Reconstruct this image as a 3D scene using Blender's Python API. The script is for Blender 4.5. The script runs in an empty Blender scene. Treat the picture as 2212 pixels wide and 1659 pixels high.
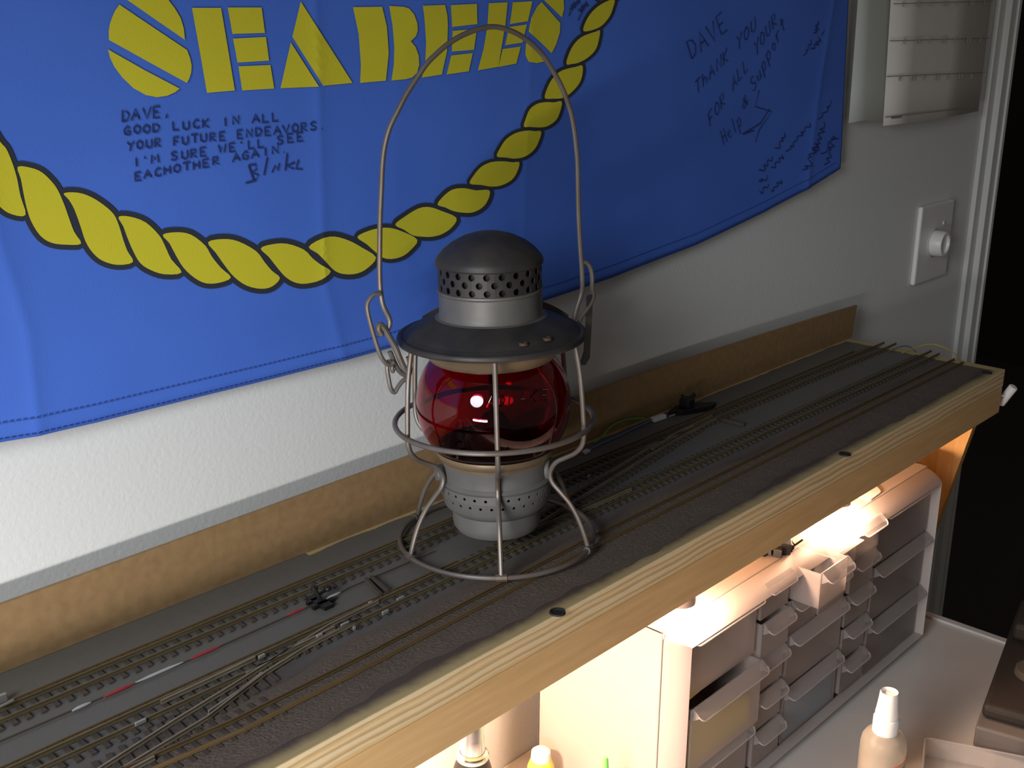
import bpy, bmesh, math, random
from mathutils import Vector, Matrix
random.seed(7)
SC = bpy.context.scene
COL = SC.collection
R = math.radians

# ------------------------------------------------------------------ camera, world, lights, exposure
W, H = 2212, 1659
YAW, PITCH, ROLL, FPX = 0.8208, 0.3030, 0.0040, 2446.6
CAM = Vector((-0.3913, -0.6690, 0.3925))
_f = Vector((math.sin(YAW)*math.cos(PITCH), math.cos(YAW)*math.cos(PITCH), -math.sin(PITCH)))
_r0 = Vector((math.cos(YAW), -math.sin(YAW), 0)); _u0 = _r0.cross(_f)
_r = math.cos(ROLL)*_r0 + math.sin(ROLL)*_u0
_u = -math.sin(ROLL)*_r0 + math.cos(ROLL)*_u0
cd = bpy.data.cameras.new('camera'); cam = bpy.data.objects.new('camera', cd); COL.objects.link(cam)
cam.matrix_world = Matrix(((_r.x, _u.x, -_f.x, CAM.x), (_r.y, _u.y, -_f.y, CAM.y), (_r.z, _u.z, -_f.z, CAM.z), (0, 0, 0, 1)))
cd.sensor_fit = 'HORIZONTAL'; cd.sensor_width = 36; cd.lens = FPX/W*36; cd.clip_start = .01
SC.camera = cam

wd = bpy.data.worlds.new('world'); SC.world = wd; wd.use_nodes = True
bg = wd.node_tree.nodes['Background']; bg.inputs[0].default_value = (1, .93, .86, 1); bg.inputs[1].default_value = .075
SC.view_settings.view_transform = 'Standard'; SC.view_settings.look = 'None'
SC.view_settings.exposure = 0; SC.view_settings.gamma = 1; SC.view_settings.use_curve_mapping = False
SC.cycles.use_denoising = True
SC.cycles.max_bounces = 12; SC.cycles.transparent_max_bounces = 16; SC.cycles.transmission_bounces = 10

wl = bpy.data.lights.new('workbench_lamp', 'AREA'); wl.shape = 'RECTANGLE'; wl.size = .27; wl.size_y = .034; wl.energy = 2.7; wl.color = (1, .965, .92)
wlo = bpy.data.objects.new('workbench_lamp', wl); COL.objects.link(wlo); wlo.location = (-.47, -.41, -.013)      # low bench lamp, left of the frame
wlo.rotation_euler = Vector((.78, .58, -.24)).to_track_quat('-Z', 'Y').to_euler()
rl_ = bpy.data.lights.new('room_lamp', 'SPOT'); rl_.energy = 52; rl_.color = (.90, .96, 1); rl_.shadow_soft_size = .23
rl_.spot_size = R(56); rl_.spot_blend = 1                                  # shaded lamp further left
rlo = bpy.data.objects.new('room_lamp', rl_); COL.objects.link(rlo); rlo.location = (-1.05, -.52, .56)
rlo.rotation_euler = (Vector((.35, -.05, -.12))-rlo.location).to_track_quat('-Z', 'Y').to_euler()

# ------------------------------------------------------------------ helpers
def ray(px, py):
    return _r*((px-W/2)/FPX) - _u*((py-H/2)/FPX) + _f
def at(px, py, axis, val):
    """where the sight line of a photo pixel meets the plane x/y/z = val"""
    d = ray(px, py); t = (val-CAM[axis])/d[axis]
    return CAM + d*t
def at_plane(px, py, p0, n):
    d = ray(px, py); t = (p0-CAM).dot(n)/d.dot(n)
    return CAM + d*t

class MB:
    def __init__(s): s.bm = bmesh.new()
    def quad(s, pts):
        return s.bm.faces.new([s.bm.verts.new(p) for p in pts])
    def box(s, lo, hi, M=None):
        vs = [Vector((x, y, z)) for x in (lo[0], hi[0]) for y in (lo[1], hi[1]) for z in (lo[2], hi[2])]
        if M: vs = [M @ v for v in vs]
        v = [s.bm.verts.new(p) for p in vs]
        for f in ((0,1,3,2),(4,6,7,5),(0,4,5,1),(2,3,7,6),(0,2,6,4),(1,5,7,3)): s.bm.faces.new([v[i] for i in f])
        return s
    def lathe(s, prof, seg=64, c=(0,0,0), close=False, M=None):
        rings = []
        for r, z in prof:
            if r < 1e-6: 
                p = Vector((c[0], c[1], c[2]+z)); rings.append([s.bm.verts.new(M @ p if M else p)])
            else:
                ring = []
                for k in range(seg):
                    a = 2*math.pi*k/seg; p = Vector((c[0]+r*math.cos(a), c[1]+r*math.sin(a), c[2]+z))
                    ring.append(s.bm.verts.new(M @ p if M else p))
                rings.append(ring)
        pairs = list(zip(rings, rings[1:])) + ([(rings[-1], rings[0])] if close else [])
        for a, b in pairs:
            for k in range(seg):
                k2 = (k+1) % seg
                if len(a) == 1 and len(b) == 1: continue
                if len(a) == 1: s.bm.faces.new((a[0], b[k2], b[k]))
                elif len(b) == 1: s.bm.faces.new((a[k], a[k2], b[0]))
                else: s.bm.faces.new((a[k], a[k2], b[k2], b[k]))
        return s
    def tube(s, pts, r, seg=8, cyclic=False, flat=1.0):
        pts = [Vector(p) for p in pts]; n = len(pts)
        if n < 2: return s
        tang = []
        for i in range(n):
            a = pts[i-1] if (i > 0 or cyclic) else pts[i]; b = pts[(i+1) % n] if (i < n-1 or cyclic) else pts[i]
            t = (b-a); tang.append(t.normalized() if t.length > 1e-9 else Vector((0, 0, 1)))
        up = Vector((0, 0, 1)) if abs(tang[0].z) < .9 else Vector((1, 0, 0))
        nn = (up - tang[0]*up.dot(tang[0])).normalized()
        rings = []
        for i in range(n):
            nn = (nn - tang[i]*nn.dot(tang[i]))
            nn = nn.normalized() if nn.length > 1e-6 else tang[i].orthogonal().normalized()
            bb = tang[i].cross(nn); rr = r[i] if isinstance(r, (list, tuple)) else r
            rings.append([s.bm.verts.new(pts[i] + nn*math.cos(2*math.pi*k/seg)*rr + bb*math.sin(2*math.pi*k/seg)*rr*flat) for k in range(seg)])
        for i in range(n if cyclic else n-1):
            a, b = rings[i], rings[(i+1) % n]
            off = 0
            if cyclic and i == n-1:   # match closest start
                off = min(range(seg), key=lambda o: sum((a[k].co-b[(k+o) % seg].co).length for k in range(seg)))
            for k in range(seg):
                s.bm.faces.new((a[k], a[(k+1) % seg], b[(k+1+off) % seg], b[(k+off) % seg]))
        if not cyclic:
            s.bm.faces.new(rings[0][::-1]); s.bm.faces.new(rings[-1])
        return s
    def prism(s, poly, vec):
        """extrude a planar polygon (3d points) along vec"""
        vec = Vector(vec); a = [s.bm.verts.new(p) for p in poly]; b = [s.bm.verts.new(Vector(p)+vec) for p in poly]
        n = len(poly)
        s.bm.faces.new(a[::-1]); s.bm.faces.new(b)
        for i in range(n): s.bm.faces.new((a[i], a[(i+1) % n], b[(i+1) % n], b[i]))
        return s
    def build(s, name, m, parent=None, smooth=False, bevel=0, angle=35):
        bm = s.bm
        bmesh.ops.recalc_face_normals(bm, faces=bm.faces)
        me = bpy.data.meshes.new(name); bm.to_mesh(me); bm.free()
        me.materials.append(m)
        if smooth: me.shade_smooth(); me.set_sharp_from_angle(angle=R(angle))
        o = bpy.data.objects.new(name, me); COL.objects.link(o)
        if bevel:
            b = o.modifiers.new('b', 'BEVEL'); b.width = bevel; b.segments = 3; b.limit_method = 'ANGLE'
        if parent: o.parent = parent
        return o

def empty(name, loc=(0, 0, 0)):
    o = bpy.data.objects.new(name, None); COL.objects.link(o); o.location = loc; o.empty_display_size = .01
    return o
def tag(o, label=None, cat=None, group=None, kind=None):
    for k, v in (('label', label), ('category', cat), ('group', group), ('kind', kind)):
        if v: o[k] = v
    return o
def put(o, parent):
    """parent keeping the mesh's world coordinates (parent has a plain location)"""
    o.parent = parent; o.matrix_parent_inverse = Matrix.Translation(-Vector(parent.location))
    return o
def spline(pts, sub=6, cyclic=False):
    """Catmull-Rom through the points"""
    P = [Vector(p) for p in pts]; n = len(P); out = []
    for i in range(n if cyclic else n-1):
        p0 = P[i-1] if (i > 0 or cyclic) else P[i]; p1 = P[i]; p2 = P[(i+1) % n]; p3 = P[(i+2) % n] if (i+2 < n or cyclic) else P[i+1]
        for k in range(sub):
            t = k/sub
            out.append(.5*((2*p1) + (p2-p0)*t + (2*p0-5*p1+4*p2-p3)*t*t + (3*p1-p0-3*p2+p3)*t**3))
    if not cyclic: out.append(P[-1])
    return out

# ------------------------------------------------------------------ materials
def mat(name, col, rough=.5, metal=0, col2=None, nscale=40, namt=1.0, bump=None, trans=0, ior=1.45, spec=.5, stretch=None, sheen=0, detail=6, coat=0):
    m = bpy.data.materials.new(name); m.use_nodes = True
    nt = m.node_tree; b = nt.nodes['Principled BSDF']
    b.inputs['Base Color'].default_value = (*col, 1); b.inputs['Roughness'].default_value = rough
    b.inputs['Metallic'].default_value = metal; b.inputs['IOR'].default_value = ior
    b.inputs['Transmission Weight'].default_value = trans; b.inputs['Specular IOR Level'].default_value = spec
    if coat: b.inputs['Coat Weight'].default_value = coat
    if col2 or bump:
        tc = nt.nodes.new('ShaderNodeTexCoord'); src = tc.outputs['Object']
        if stretch:
            mp = nt.nodes.new('ShaderNodeMapping'); mp.inputs['Scale'].default_value = stretch
            nt.links.new(src, mp.inputs[0]); src = mp.outputs[0]
    if col2:
        n = nt.nodes.new('ShaderNodeTexNoise'); n.inputs['Scale'].default_value = nscale; n.inputs['Detail'].default_value = detail
        nt.links.new(src, n.inputs['Vector'])
        r = nt.nodes.new('ShaderNodeValToRGB'); e = .5/max(namt, .1)*.45
        r.color_ramp.elements[0].position = max(0, .5-e); r.color_ramp.elements[1].position = min(1, .5+e)
        r.color_ramp.elements[0].color = (*col, 1); r.color_ramp.elements[1].color = (*col2, 1)
        nt.links.new(n.outputs['Fac'], r.inputs[0]); nt.links.new(r.outputs[0], b.inputs['Base Color'])
    if bump:
        n2 = nt.nodes.new('ShaderNodeTexNoise'); n2.inputs['Scale'].default_value = bump[0]; n2.inputs['Detail'].default_value = 3
        nt.links.new(src, n2.inputs['Vector'])
        bp = nt.nodes.new('ShaderNodeBump'); bp.inputs['Strength'].default_value = bump[1]; bp.inputs['Distance'].default_value = bump[2]
        nt.links.new(n2.outputs['Fac'], bp.inputs['Height']); nt.links.new(bp.outputs[0], b.inputs['Normal'])
    return m
def emis(name, col, s):
    m = bpy.data.materials.new(name); m.use_nodes = True; b = m.node_tree.nodes['Principled BSDF']
    b.inputs['Base Color'].default_value = (*col, 1); b.inputs['Emission Color'].default_value = (*col, 1); b.inputs['Emission Strength'].default_value = s
    return m
def clear(name, col, amount, rough=.25):
    """translucent plastic: part see-through, part glossy plastic"""
    m = mat(name, col, rough); nt = m.node_tree; b = nt.nodes['Principled BSDF']; out = nt.nodes['Material Output']
    t = nt.nodes.new('ShaderNodeBsdfTransparent'); mx = nt.nodes.new('ShaderNodeMixShader'); mx.inputs[0].default_value = amount
    tl = nt.nodes.new('ShaderNodeBsdfTranslucent'); tl.inputs[0].default_value = (*col, 1)
    mx2 = nt.nodes.new('ShaderNodeMixShader'); mx2.inputs[0].default_value = .35
    nt.links.new(b.outputs[0], mx2.inputs[1]); nt.links.new(tl.outputs[0], mx2.inputs[2])
    nt.links.new(mx2.outputs[0], mx.inputs[1]); nt.links.new(t.outputs[0], mx.inputs[2]); nt.links.new(mx.outputs[0], out.inputs[0])
    return m

M = {}
M['wall'] = mat('wall_paint', (.76, .77, .77), .75, bump=(300, .25, .0010))
M['trim'] = mat('trim_paint', (.66, .66, .64), .45)
M['dark'] = mat('dark_room', (.035, .024, .018), .8)  # near-black colour paints in the gloom of the unlit room beyond
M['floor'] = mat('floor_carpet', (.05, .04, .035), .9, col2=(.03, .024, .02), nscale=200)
M['flag'] = mat('flag_blue', (.070, .185, .74), .75, bump=(900, .25, .0004), col2=(.064, .17, .70), nscale=14)
M['yellow'] = mat('print_yellow', (.66, .60, .030), .75, bump=(900, .25, .0004))
M['ink'] = mat('print_outline', (.030, .035, .055), .7)
M['marker'] = mat('marker_ink', (.022, .040, .17), .7)
M['stitch'] = mat('stitch_thread', (.025, .06, .30), .8)
M['board'] = mat('hardboard', (.32, .20, .095), .62, col2=(.25, .15, .068), nscale=120, bump=(300, .15, .0004))
M['rail'] = mat('rail_weathered', (.205, .162, .088), .45, .3, col2=(.13, .095, .05), nscale=30, stretch=(1, 20, 20))
M['rail2'] = mat('rail_brown', (.17, .105, .042), .6, .1, col2=(.12, .075, .035), nscale=30, stretch=(1, 20, 20))
M['nickel'] = mat('rail_nickel', (.36, .29, .21), .4, .4, col2=(.24, .19, .14), nscale=60)
M['tie'] = mat('tie_brown', (.050, .042, .034), .8, col2=(.088, .064, .045), nscale=35)
M['solder'] = mat('solder', (.50, .49, .47), .35, .6)
M['ballast'] = mat('ballast_gravel', (.084, .060, .045), .9, col2=(.155, .115, .088), nscale=800, namt=.7, detail=2)
M['steel'] = mat('oxidised_steel', (.036, .034, .035), .5, .35, col2=(.065, .056, .050), nscale=55, bump=(90, .12, .0006))
M['galv'] = mat('galvanised', (.115, .108, .100), .5, .35, col2=(.17, .16, .148), nscale=45, bump=(60, .10, .0006))
M['pot'] = mat('grey_tin', (.155, .148, .142), .6, .2, col2=(.115, .108, .104), nscale=38, bump=(60, .1, .0006))
M['brass'] = mat('brassy_collar', (.24, .175, .105), .45, .35, col2=(.18, .125, .08), nscale=50)
M['wire'] = mat('lantern_wire', (.20, .185, .175), .42, .5, col2=(.17, .12, .09), nscale=45)
M['rust'] = mat('rust', (.075, .038, .022), .8)
M['black'] = mat('black_plastic', (.012, .011, .011), .45)
M['blackm'] = mat('black_matte', (.02, .016, .014), .7)
M['grey'] = mat('grey_plastic', (.13, .115, .11), .55)
M['case'] = mat('cabinet_plastic', (.43, .375, .355), .45, bump=(400, .05, .0003))
M['inner'] = mat('cabinet_inner', (.30, .265, .25), .7)
M['drawer'] = clear('drawer_plastic', (.54, .475, .455), .55, .3)
M['lip'] = clear('drawer_lip', (.56, .51, .50), .66, .2)
M['rim'] = clear('lip_edge', (.66, .60, .58), .25, .2)
M['sheet'] = clear('clear_sheet', (.70, .66, .64), .62, .1)
M['white'] = mat('white_plastic', (.82, .80, .78), .35)
M['desk'] = mat('desk_laminate', (.66, .63, .61), .35, col2=(.62, .585, .56), nscale=14)
M['panel'] = mat('pine_panel', (.62, .36, .12), .55, col2=(.50, .26, .075), nscale=26, stretch=(8, 8, .6))
M['paper'] = mat('paper', (.80, .77, .72), .8)
M['paper2'] = mat('paper_grey', (.55, .58, .54), .8)
M['print'] = mat('faint_print', (.30, .29, .28), .8)
M['chrome'] = mat('chrome', (.75, .72, .70), .18, 1)
M['yellowp'] = mat('yellow_plastic', (.80, .62, .10), .4)
M['green'] = mat('green_plastic', (.16, .60, .14), .35)
M['notes'] = mat('yellow_paper', (.78, .68, .07), .8)
M['blue'] = mat('blue_card', (.30, .56, .80), .8)
M['redp'] = mat('red_plastic', (.45, .05, .03), .4)
M['bottle'] = clear('frosted_bottle', (.52, .48, .42), .35, .35)
M['liquid'] = mat('bottle_liquid', (.46, .40, .32), .3)
M['wire_g'] = mat('green_wire', (.09, .42, .06), .4)
M['wire_b'] = mat('blue_wire', (.12, .20, .42), .4)
M['wire_y'] = mat('yellow_wire', (.40, .30, .05), .4)
M['sl_r'] = mat('red_sleeve', (.42, .045, .05), .5)
M['sl_w'] = mat('white_sleeve', (.48, .48, .47), .5)
M['rod'] = mat('rod_brown', (.085, .062, .045), .6)
M['lens'] = mat('dial_grey', (.07, .06, .05), .3)
gm = mat('ruby_glass', (.54, .012, .050), .02, trans=1, ior=1.5); M['glass'] = gm

def shelf_material():
    """pine plywood: the top carries grey scenery paint with a ragged soft front edge, the front edge shows the plies"""
    m = bpy.data.materials.new('painted_plywood'); m.use_nodes = True; nt = m.node_tree; N = nt.nodes; L = nt.links
    b = N['Principled BSDF']; b.inputs['Roughness'].default_value = .65
    g = N.new('ShaderNodeNewGeometry'); sx = N.new('ShaderNodeSeparateXYZ'); L.new(g.outputs['Position'], sx.inputs[0])
    def noise(scale, st, det=4):
        mp = N.new('ShaderNodeMapping'); mp.inputs['Scale'].default_value = st; L.new(g.outputs['Position'], mp.inputs[0])
        n = N.new('ShaderNodeTexNoise'); n.inputs['Scale'].default_value = scale; n.inputs['Detail'].default_value = det; L.new(mp.outputs[0], n.inputs['Vector']); return n
    def math_(op, a, bb, clamp=False):
        n = N.new('ShaderNodeMath'); n.operation = op; n.use_clamp = clamp
        for i, v in enumerate((a, bb)):
            if isinstance(v, (int, float)): n.inputs[i].default_value = v
            else: L.new(v, n.inputs[i])
        return n.outputs[0]
    def mix(f, a, c):
        n = N.new('ShaderNodeMix'); n.data_type = 'RGBA'; L.new(f, n.inputs[0])
        for i, v in ((6, a), (7, c)):
            if isinstance(v, tuple): n.inputs[i].default_value = (*v, 1)
            else: L.new(v, n.inputs[i])
        return n.outputs[2]
    # plies, by depth below the top, wavering along the length
    wob = noise(9, (1, 1, 1)); zz = math_('ADD', sx.outputs[2], math_('MULTIPLY', math_('SUBTRACT', wob.outputs['Fac'], .5), .0080))
    fib = noise(60, (.12, 3, 3)); zz = math_('ADD', zz, math_('MULTIPLY', math_('SUBTRACT', fib.outputs['Fac'], .5), .0050))
    t = math_('DIVIDE', zz, -.0215, True)
    rp = N.new('ShaderNodeValToRGB'); L.new(t, rp.inputs[0]); cr = rp.color_ramp
    pale, mid, dk = (.72, .58, .36), (.62, .43, .20), (.46, .32, .155)
    stops = [(0, pale), (.16, pale), (.2, dk), (.25, mid), (.36, pale), (.44, mid), (.5, dk), (.56, pale), (.66, pale), (.72, mid), (.8, dk), (.86, pale), (1, mid)]
    cr.elements[0].position = 0; cr.elements[0].color = (*stops[0][1], 1); cr.elements[1].position = 1; cr.elements[1].color = (*stops[-1][1], 1)
    for p, c in stops[1:-1]:
        e = cr.elements.new(p); e.color = (*c, 1)
    bare = mix(noise(40, (.3, 2, 2)).outputs['Fac'], (.56, .42, .20), (.46, .335, .15))
    # paint on the top
    n1 = noise(18, (1, 1, 1), 8); n2 = noise(120, (1, 1, 1), 3)
    edge = math_('ADD', sx.outputs[1], math_('ADD', math_('MULTIPLY', math_('SUBTRACT', n1.outputs['Fac'], .5), .007), math_('MULTIPLY', math_('SUBTRACT', n2.outputs['Fac'], .5), .004)))
    front = N.new('ShaderNodeMapRange'); front.interpolation_type = 'SMOOTHSTEP'; L.new(edge, front.inputs[0])
    front.inputs[1].default_value = -.2045; front.inputs[2].default_value = -.1925
    back = math_('LESS_THAN', math_('ADD', sx.outputs[1], math_('MULTIPLY', math_('SUBTRACT', n1.outputs['Fac'], .5), .012)), -.0035)
    endm = math_('LESS_THAN', math_('ADD', sx.outputs[0], math_('MULTIPLY', math_('SUBTRACT', n1.outputs['Fac'], .5), .02)), .972)
    paint = mix(n1.outputs['Fac'], (.118, .108, .094), (.138, .127, .112))
    brown = N.new('ShaderNodeMapRange'); L.new(edge, brown.inputs[0]); brown.inputs[1].default_value = -.120; brown.inputs[2].default_value = -.138
    paint = mix(brown.outputs[0], paint, (.088, .060, .048))
    back = math_('MAXIMUM', back, math_('LESS_THAN', sx.outputs[0], .09))
    f = math_('MULTIPLY', math_('MULTIPLY', front.outputs[0], back), endm)
    top = mix(f, bare, paint)
    sn = N.new('ShaderNodeSeparateXYZ'); L.new(g.outputs['Normal'], sn.inputs[0])
    up = math_('GREATER_THAN', sn.outputs[2], .5)
    L.new(mix(up, rp.outputs[0], top), b.inputs['Base Color'])
    bp = N.new('ShaderNodeBump'); bp.inputs['Strength'].default_value = .25; bp.inputs['Distance'].default_value = .001
    L.new(n2.outputs['Fac'], bp.inputs['Height']); L.new(bp.outputs[0], b.inputs['Normal'])
    return m
M['shelf'] = shelf_material()
M['fascia'] = mat('pine_fascia', (.68, .45, .215), .55, col2=(.57, .36, .155), nscale=30, stretch=(.5, 6, 6), bump=(120, .06, .0004))

# ------------------------------------------------------------------ room
YW = .022
XT = 1.462          # where the wall ends at the doorway
ZF = -1.08
def struct(o, label=None): return tag(o, label, None, None, 'structure')
struct(MB().box((-2.2, YW, ZF), (XT-.004, YW+.12, 1.36)).build('wall_back', M['wall']))
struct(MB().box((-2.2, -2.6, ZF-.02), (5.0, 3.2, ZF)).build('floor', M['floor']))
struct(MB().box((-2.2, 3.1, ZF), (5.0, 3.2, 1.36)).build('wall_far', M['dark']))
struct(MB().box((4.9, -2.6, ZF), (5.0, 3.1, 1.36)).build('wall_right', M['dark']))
tr = MB()
tr.box((1.408, YW-.008, ZF), (1.440, YW, 1.3))
tr.box((1.430, YW-.017, ZF), (XT-.006, YW, 1.3))
tr.box((XT-.010, YW-.020, ZF), (XT, YW+.13, 1.3))
struct(tr.build('trim_1', M['trim'], bevel=.0015), 'off white door casing at the right end of the wall')

# ------------------------------------------------------------------ the shelf
XE, YF = .9872, -.2066
sh = empty('layout_shelf', (.3, YF, -.0556))
tag(sh, 'long wooden shelf along the wall, grey painted top and bare plywood front edge', 'shelf')
put(MB().box((-.62, YF, -.0215), (XE, YW-.0005, 0)).build('plywood_top', M['shelf'], bevel=.0008), sh)
put(MB().box((-.62, YF+.0004, -.0556), (XE-.0003, YF+.019, -.0217)).build('front_rail', M['fascia'], bevel=.0008), sh)
for px, py in ((1204, 1324), (1825, 982), (2132, 806)):
    c = at(px, py, 2, 0); hb = MB()
    hb.lathe([(0, .0002), (.0038, .0002), (.0048, .0012), (.0056, .0012), (.0060, 0)], 20, (c.x, c.y, .0001))
    put(hb.build('screw_point', M['blackm'], smooth=True), sh)  # matte black disc paints the darkness inside an open screw hole
# end bracket below the shelf
bk = MB().prism([(.974, YF+.020, -.0558), (.974, -.148, -.240), (.974, YW-.001, -.244), (.974, YW-.001, -.0220), (.974, YF+.020, -.0220)], (.0125, 0, 0))
tag(bk.build('end_bracket', M['panel'], bevel=.0006), 'slanted plywood end bracket glowing orange under the right end of the shelf', 'bracket')

# scenery ballast: loose brown gravel in front of the rear tracks
def ballast():
    nx, ny = 1250, 52; x0, x1 = -.50, .965; V = []; F = []
    for i in range(nx+1):
        x = x0+(x1-x0)*i/nx
        yb = -.134+.004*math.sin(x*21)+.003*math.sin(x*57); yf = -.1925+.0035*math.sin(x*13+1)+.0025*math.sin(x*41)+.0012*math.sin(x*173)
        for j in range(ny+1):
            t = j/ny; edge = min(1, min(t, 1-t)*6)
            V.append((x+random.uniform(-.0004, .0004), yb+(yf-yb)*t, .0001+edge*(.0005+random.random()*.0004)))
    for i in range(nx):
        for j in range(ny):
            a = i*(ny+1)+j; F.append((a, a+1, a+ny+2, a+ny+1))
    me = bpy.data.meshes.new('ballast'); me.from_pydata(V, [], F); me.materials.append(M['ballast'])
    o = bpy.data.objects.new('ballast', me); COL.objects.link(o)
    tag(o, 'strip of dark brown gravel ballast along the front of the shelf top', 'gravel', kind='stuff')
ballast()

# hardboard backboard standing behind the tracks
def backboard():
    xs = [-.62, -.144, .032, .139, .432, .569, .786, .90, 1.003]
    zs = [.0455, .0465, .0485, .0501, .0520, .0518, .0484, .0460, .0433]
    def zt(x):
        for a in range(len(xs)-1):
            if x <= xs[a+1]: return zs[a]+(zs[a+1]-zs[a])*(x-xs[a])/(xs[a+1]-xs[a])
        return zs[-1]
    bm = bmesh.new(); n = 60; rows = []
    for i in range(n+1):
        t = i/n; row = []
        for y in (0.0, .0032):
            for k in range(2):
                x = -.62+(t*(.9957 if k == 0 else 1.003)+t*.62)
                row.append(bm.verts.new((x, y, .0003 if k == 0 else zt(x))))
        rows.append(row)
    for a, b in zip(rows, rows[1:]):
        bm.faces.new((a[0], b[0], b[1], a[1])); bm.faces.new((a[2], a[3], b[3], b[2])); bm.faces.new((a[1], b[1], b[3], a[3])); bm.faces.new((a[0], a[2], b[2], b[0]))
    bm.faces.new((rows[0][0], rows[0][1], rows[0][3], rows[0][2])); bm.faces.new((rows[-1][0], rows[-1][2], rows[-1][3], rows[-1][1]))
    mb = MB(); mb.bm.free(); mb.bm = bm
    tag(mb.build('backboard', M['board']), 'long strip of brown hardboard standing on edge at the back of the shelf', 'board')
backboard()

# ------------------------------------------------------------------ the flag
HEM = [(0, 953), (80, 940), (210, 912), (380, 871), (560, 826), (744, 778), (840, 752), (1175, 647), (1320, 599), (1500, 530), (1650, 460), (1741, 410), (1812, 364)]
HEMW = [at(x, y, 1, .012) for x, y in HEM]
EDGE = [at(x, y, 1, .012) for x, y in [(1812, 364), (1817, 300), (1821, 194), (1824, 90), (1827, 0)]]
def lin(pts, v, a, b):
    if v <= pts[0][a]: p, q = pts[0], pts[1]
    elif v >= pts[-1][a]: p, q = pts[-2], pts[-1]
    else:
        for p, q in zip(pts, pts[1:]):
            if p[a] <= v <= q[a]: break
    return p[b]+(q[b]-p[b])*(v-p[a])/(q[a]-p[a]) if abs(q[a]-p[a]) > 1e-9 else p[b]
def zhem(x):
    if x < HEMW[0].x: return HEMW[0].z+.03*(HEMW[0].x-x)
    return lin(HEMW, x, 0, 2)
def xedge(z): return lin(EDGE, z, 2, 0)
def crease_x(z, pts):  # fold line through (z,x) pairs
    return lin(pts, z, 0, 1)
def _cr(pl):
    w = [at(x, y, 1, .011) for x, y in pl]; return sorted((p.z, p.x) for p in w)
CR1 = _cr([(-8, 500), (10, 560), (60, 720), (82, 940)])
CR2 = _cr([(680, 0), (684, 80), (690, 400), (697, 598), (744, 778)])
CR3 = _cr([(1148, 0), (1130, 300), (1125, 640)])
CR4 = _cr([(1795, 0), (1770, 170), (1745, 400)])
def flag_y(x, z):
    y = .0105 + .0016*math.sin(x*8.5+z*5+.6) + .0012*math.sin(z*19-x*4) + .0007*math.sin(x*23+z*11)
    for cr, a, w in ((CR1, .0012, .008), (CR2, .0010, .007), (CR3, .0005, .008), (CR4, .0016, .009)):
        d = x-crease_x(z, cr)
        y -= a*math.exp(-abs(d)/w)
    h = z-zhem(x)
    if h < .013: y -= .0004
    return y
def at_flag(px, py, off=.0006):
    y = .011
    for _ in range(4):
        p = at(px, py, 1, y); y = flag_y(p.x, p.z)
    return Vector((p.x, y-off, p.z))
fl = empty('unit_flag', (.3, .012, .15))
tag(fl, 'blue cloth flag with yellow stencil letters and a twisted rope border pinned on the wall', 'flag')
def flag_cloth():
    nx, nz = 620, 90; bm = bmesh.new(); g = []
    for i in range(nx+1):
        row = []
        u = i/nx
        for j in range(nz+1):
            v = j/nz
            xr = 1.0; x = -.75
            # blend: right border follows the flag's side edge
            zb = zhem(-.75+u*(HEMW[-1].x+.75)); z = zb+(.74-zb)*v
            xe = xedge(z) if z > EDGE[0].z else EDGE[0].x
            x = -.75+u*(xe+.75)
            row.append(bm.verts.new((x, flag_y(x, z), z)))
        g.append(row)
    for i in range(nx):
        for j in range(nz): bm.faces.new((g[i][j], g[i+1][j], g[i+1][j+1], g[i][j+1]))
    mb = MB(); mb.bm.free(); mb.bm = bm
    o = mb.build('cloth', M['flag'], smooth=True, angle=180)
    s = o.modifiers.new('s', 'SOLIDIFY'); s.thickness = .0005; s.offset = 1
    return put(o, fl)
flag_cloth()

def flag_patch(polys, name, m, off=.0006, sub=4):
    """flat print: polygons given on the photo, laid on the cloth, following its folds"""
    bm = bmesh.new()
    for poly in polys:
        xs = [p[0] for p in poly]; 
        dense = []
        for a, b in zip(poly, poly[1:]+poly[:1]):
            n = max(1, int(math.hypot(b[0]-a[0], b[1]-a[1])/9))
            for k in range(n): dense.append((a[0]+(b[0]-a[0])*k/n, a[1]+(b[1]-a[1])*k/n))
        vs = [bm.verts.new((p[0], p[1], 0)) for p in dense]
        f = bm.faces.new(vs)
        bmesh.ops.triangulate(bm, faces=[f])
    bmesh.ops.subdivide_edges(bm, edges=[e for e in bm.edges if e.calc_length() > 14], cuts=1)
    bmesh.ops.triangulate(bm, faces=[f for f in bm.faces if len(f.verts) > 3])
    bmesh.ops.subdivide_edges(bm, edges=[e for e in bm.edges if e.calc_length() > 18], cuts=1)
    bmesh.ops.triangulate(bm, faces=[f for f in bm.faces if len(f.verts) > 3])
    bmesh.ops.subdivide_edges(bm, edges=[e for e in bm.edges if e.calc_length() > 18], cuts=1)
    bmesh.ops.triangulate(bm, faces=[f for f in bm.faces if len(f.verts) > 3])
    for v in bm.verts: v.co = at_flag(v.co.x, v.co.y, off)
    mb = MB(); mb.bm.free(); mb.bm = bm
    return put(mb.build(name, m), fl)
A1 = lambda pts: [(x*.40687, y*.40687) for x, y in pts]             # first close-up of the photo
A2 = lambda pts: [(860+x*.27726, y*.27726) for x, y in pts]         # second close-up
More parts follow.
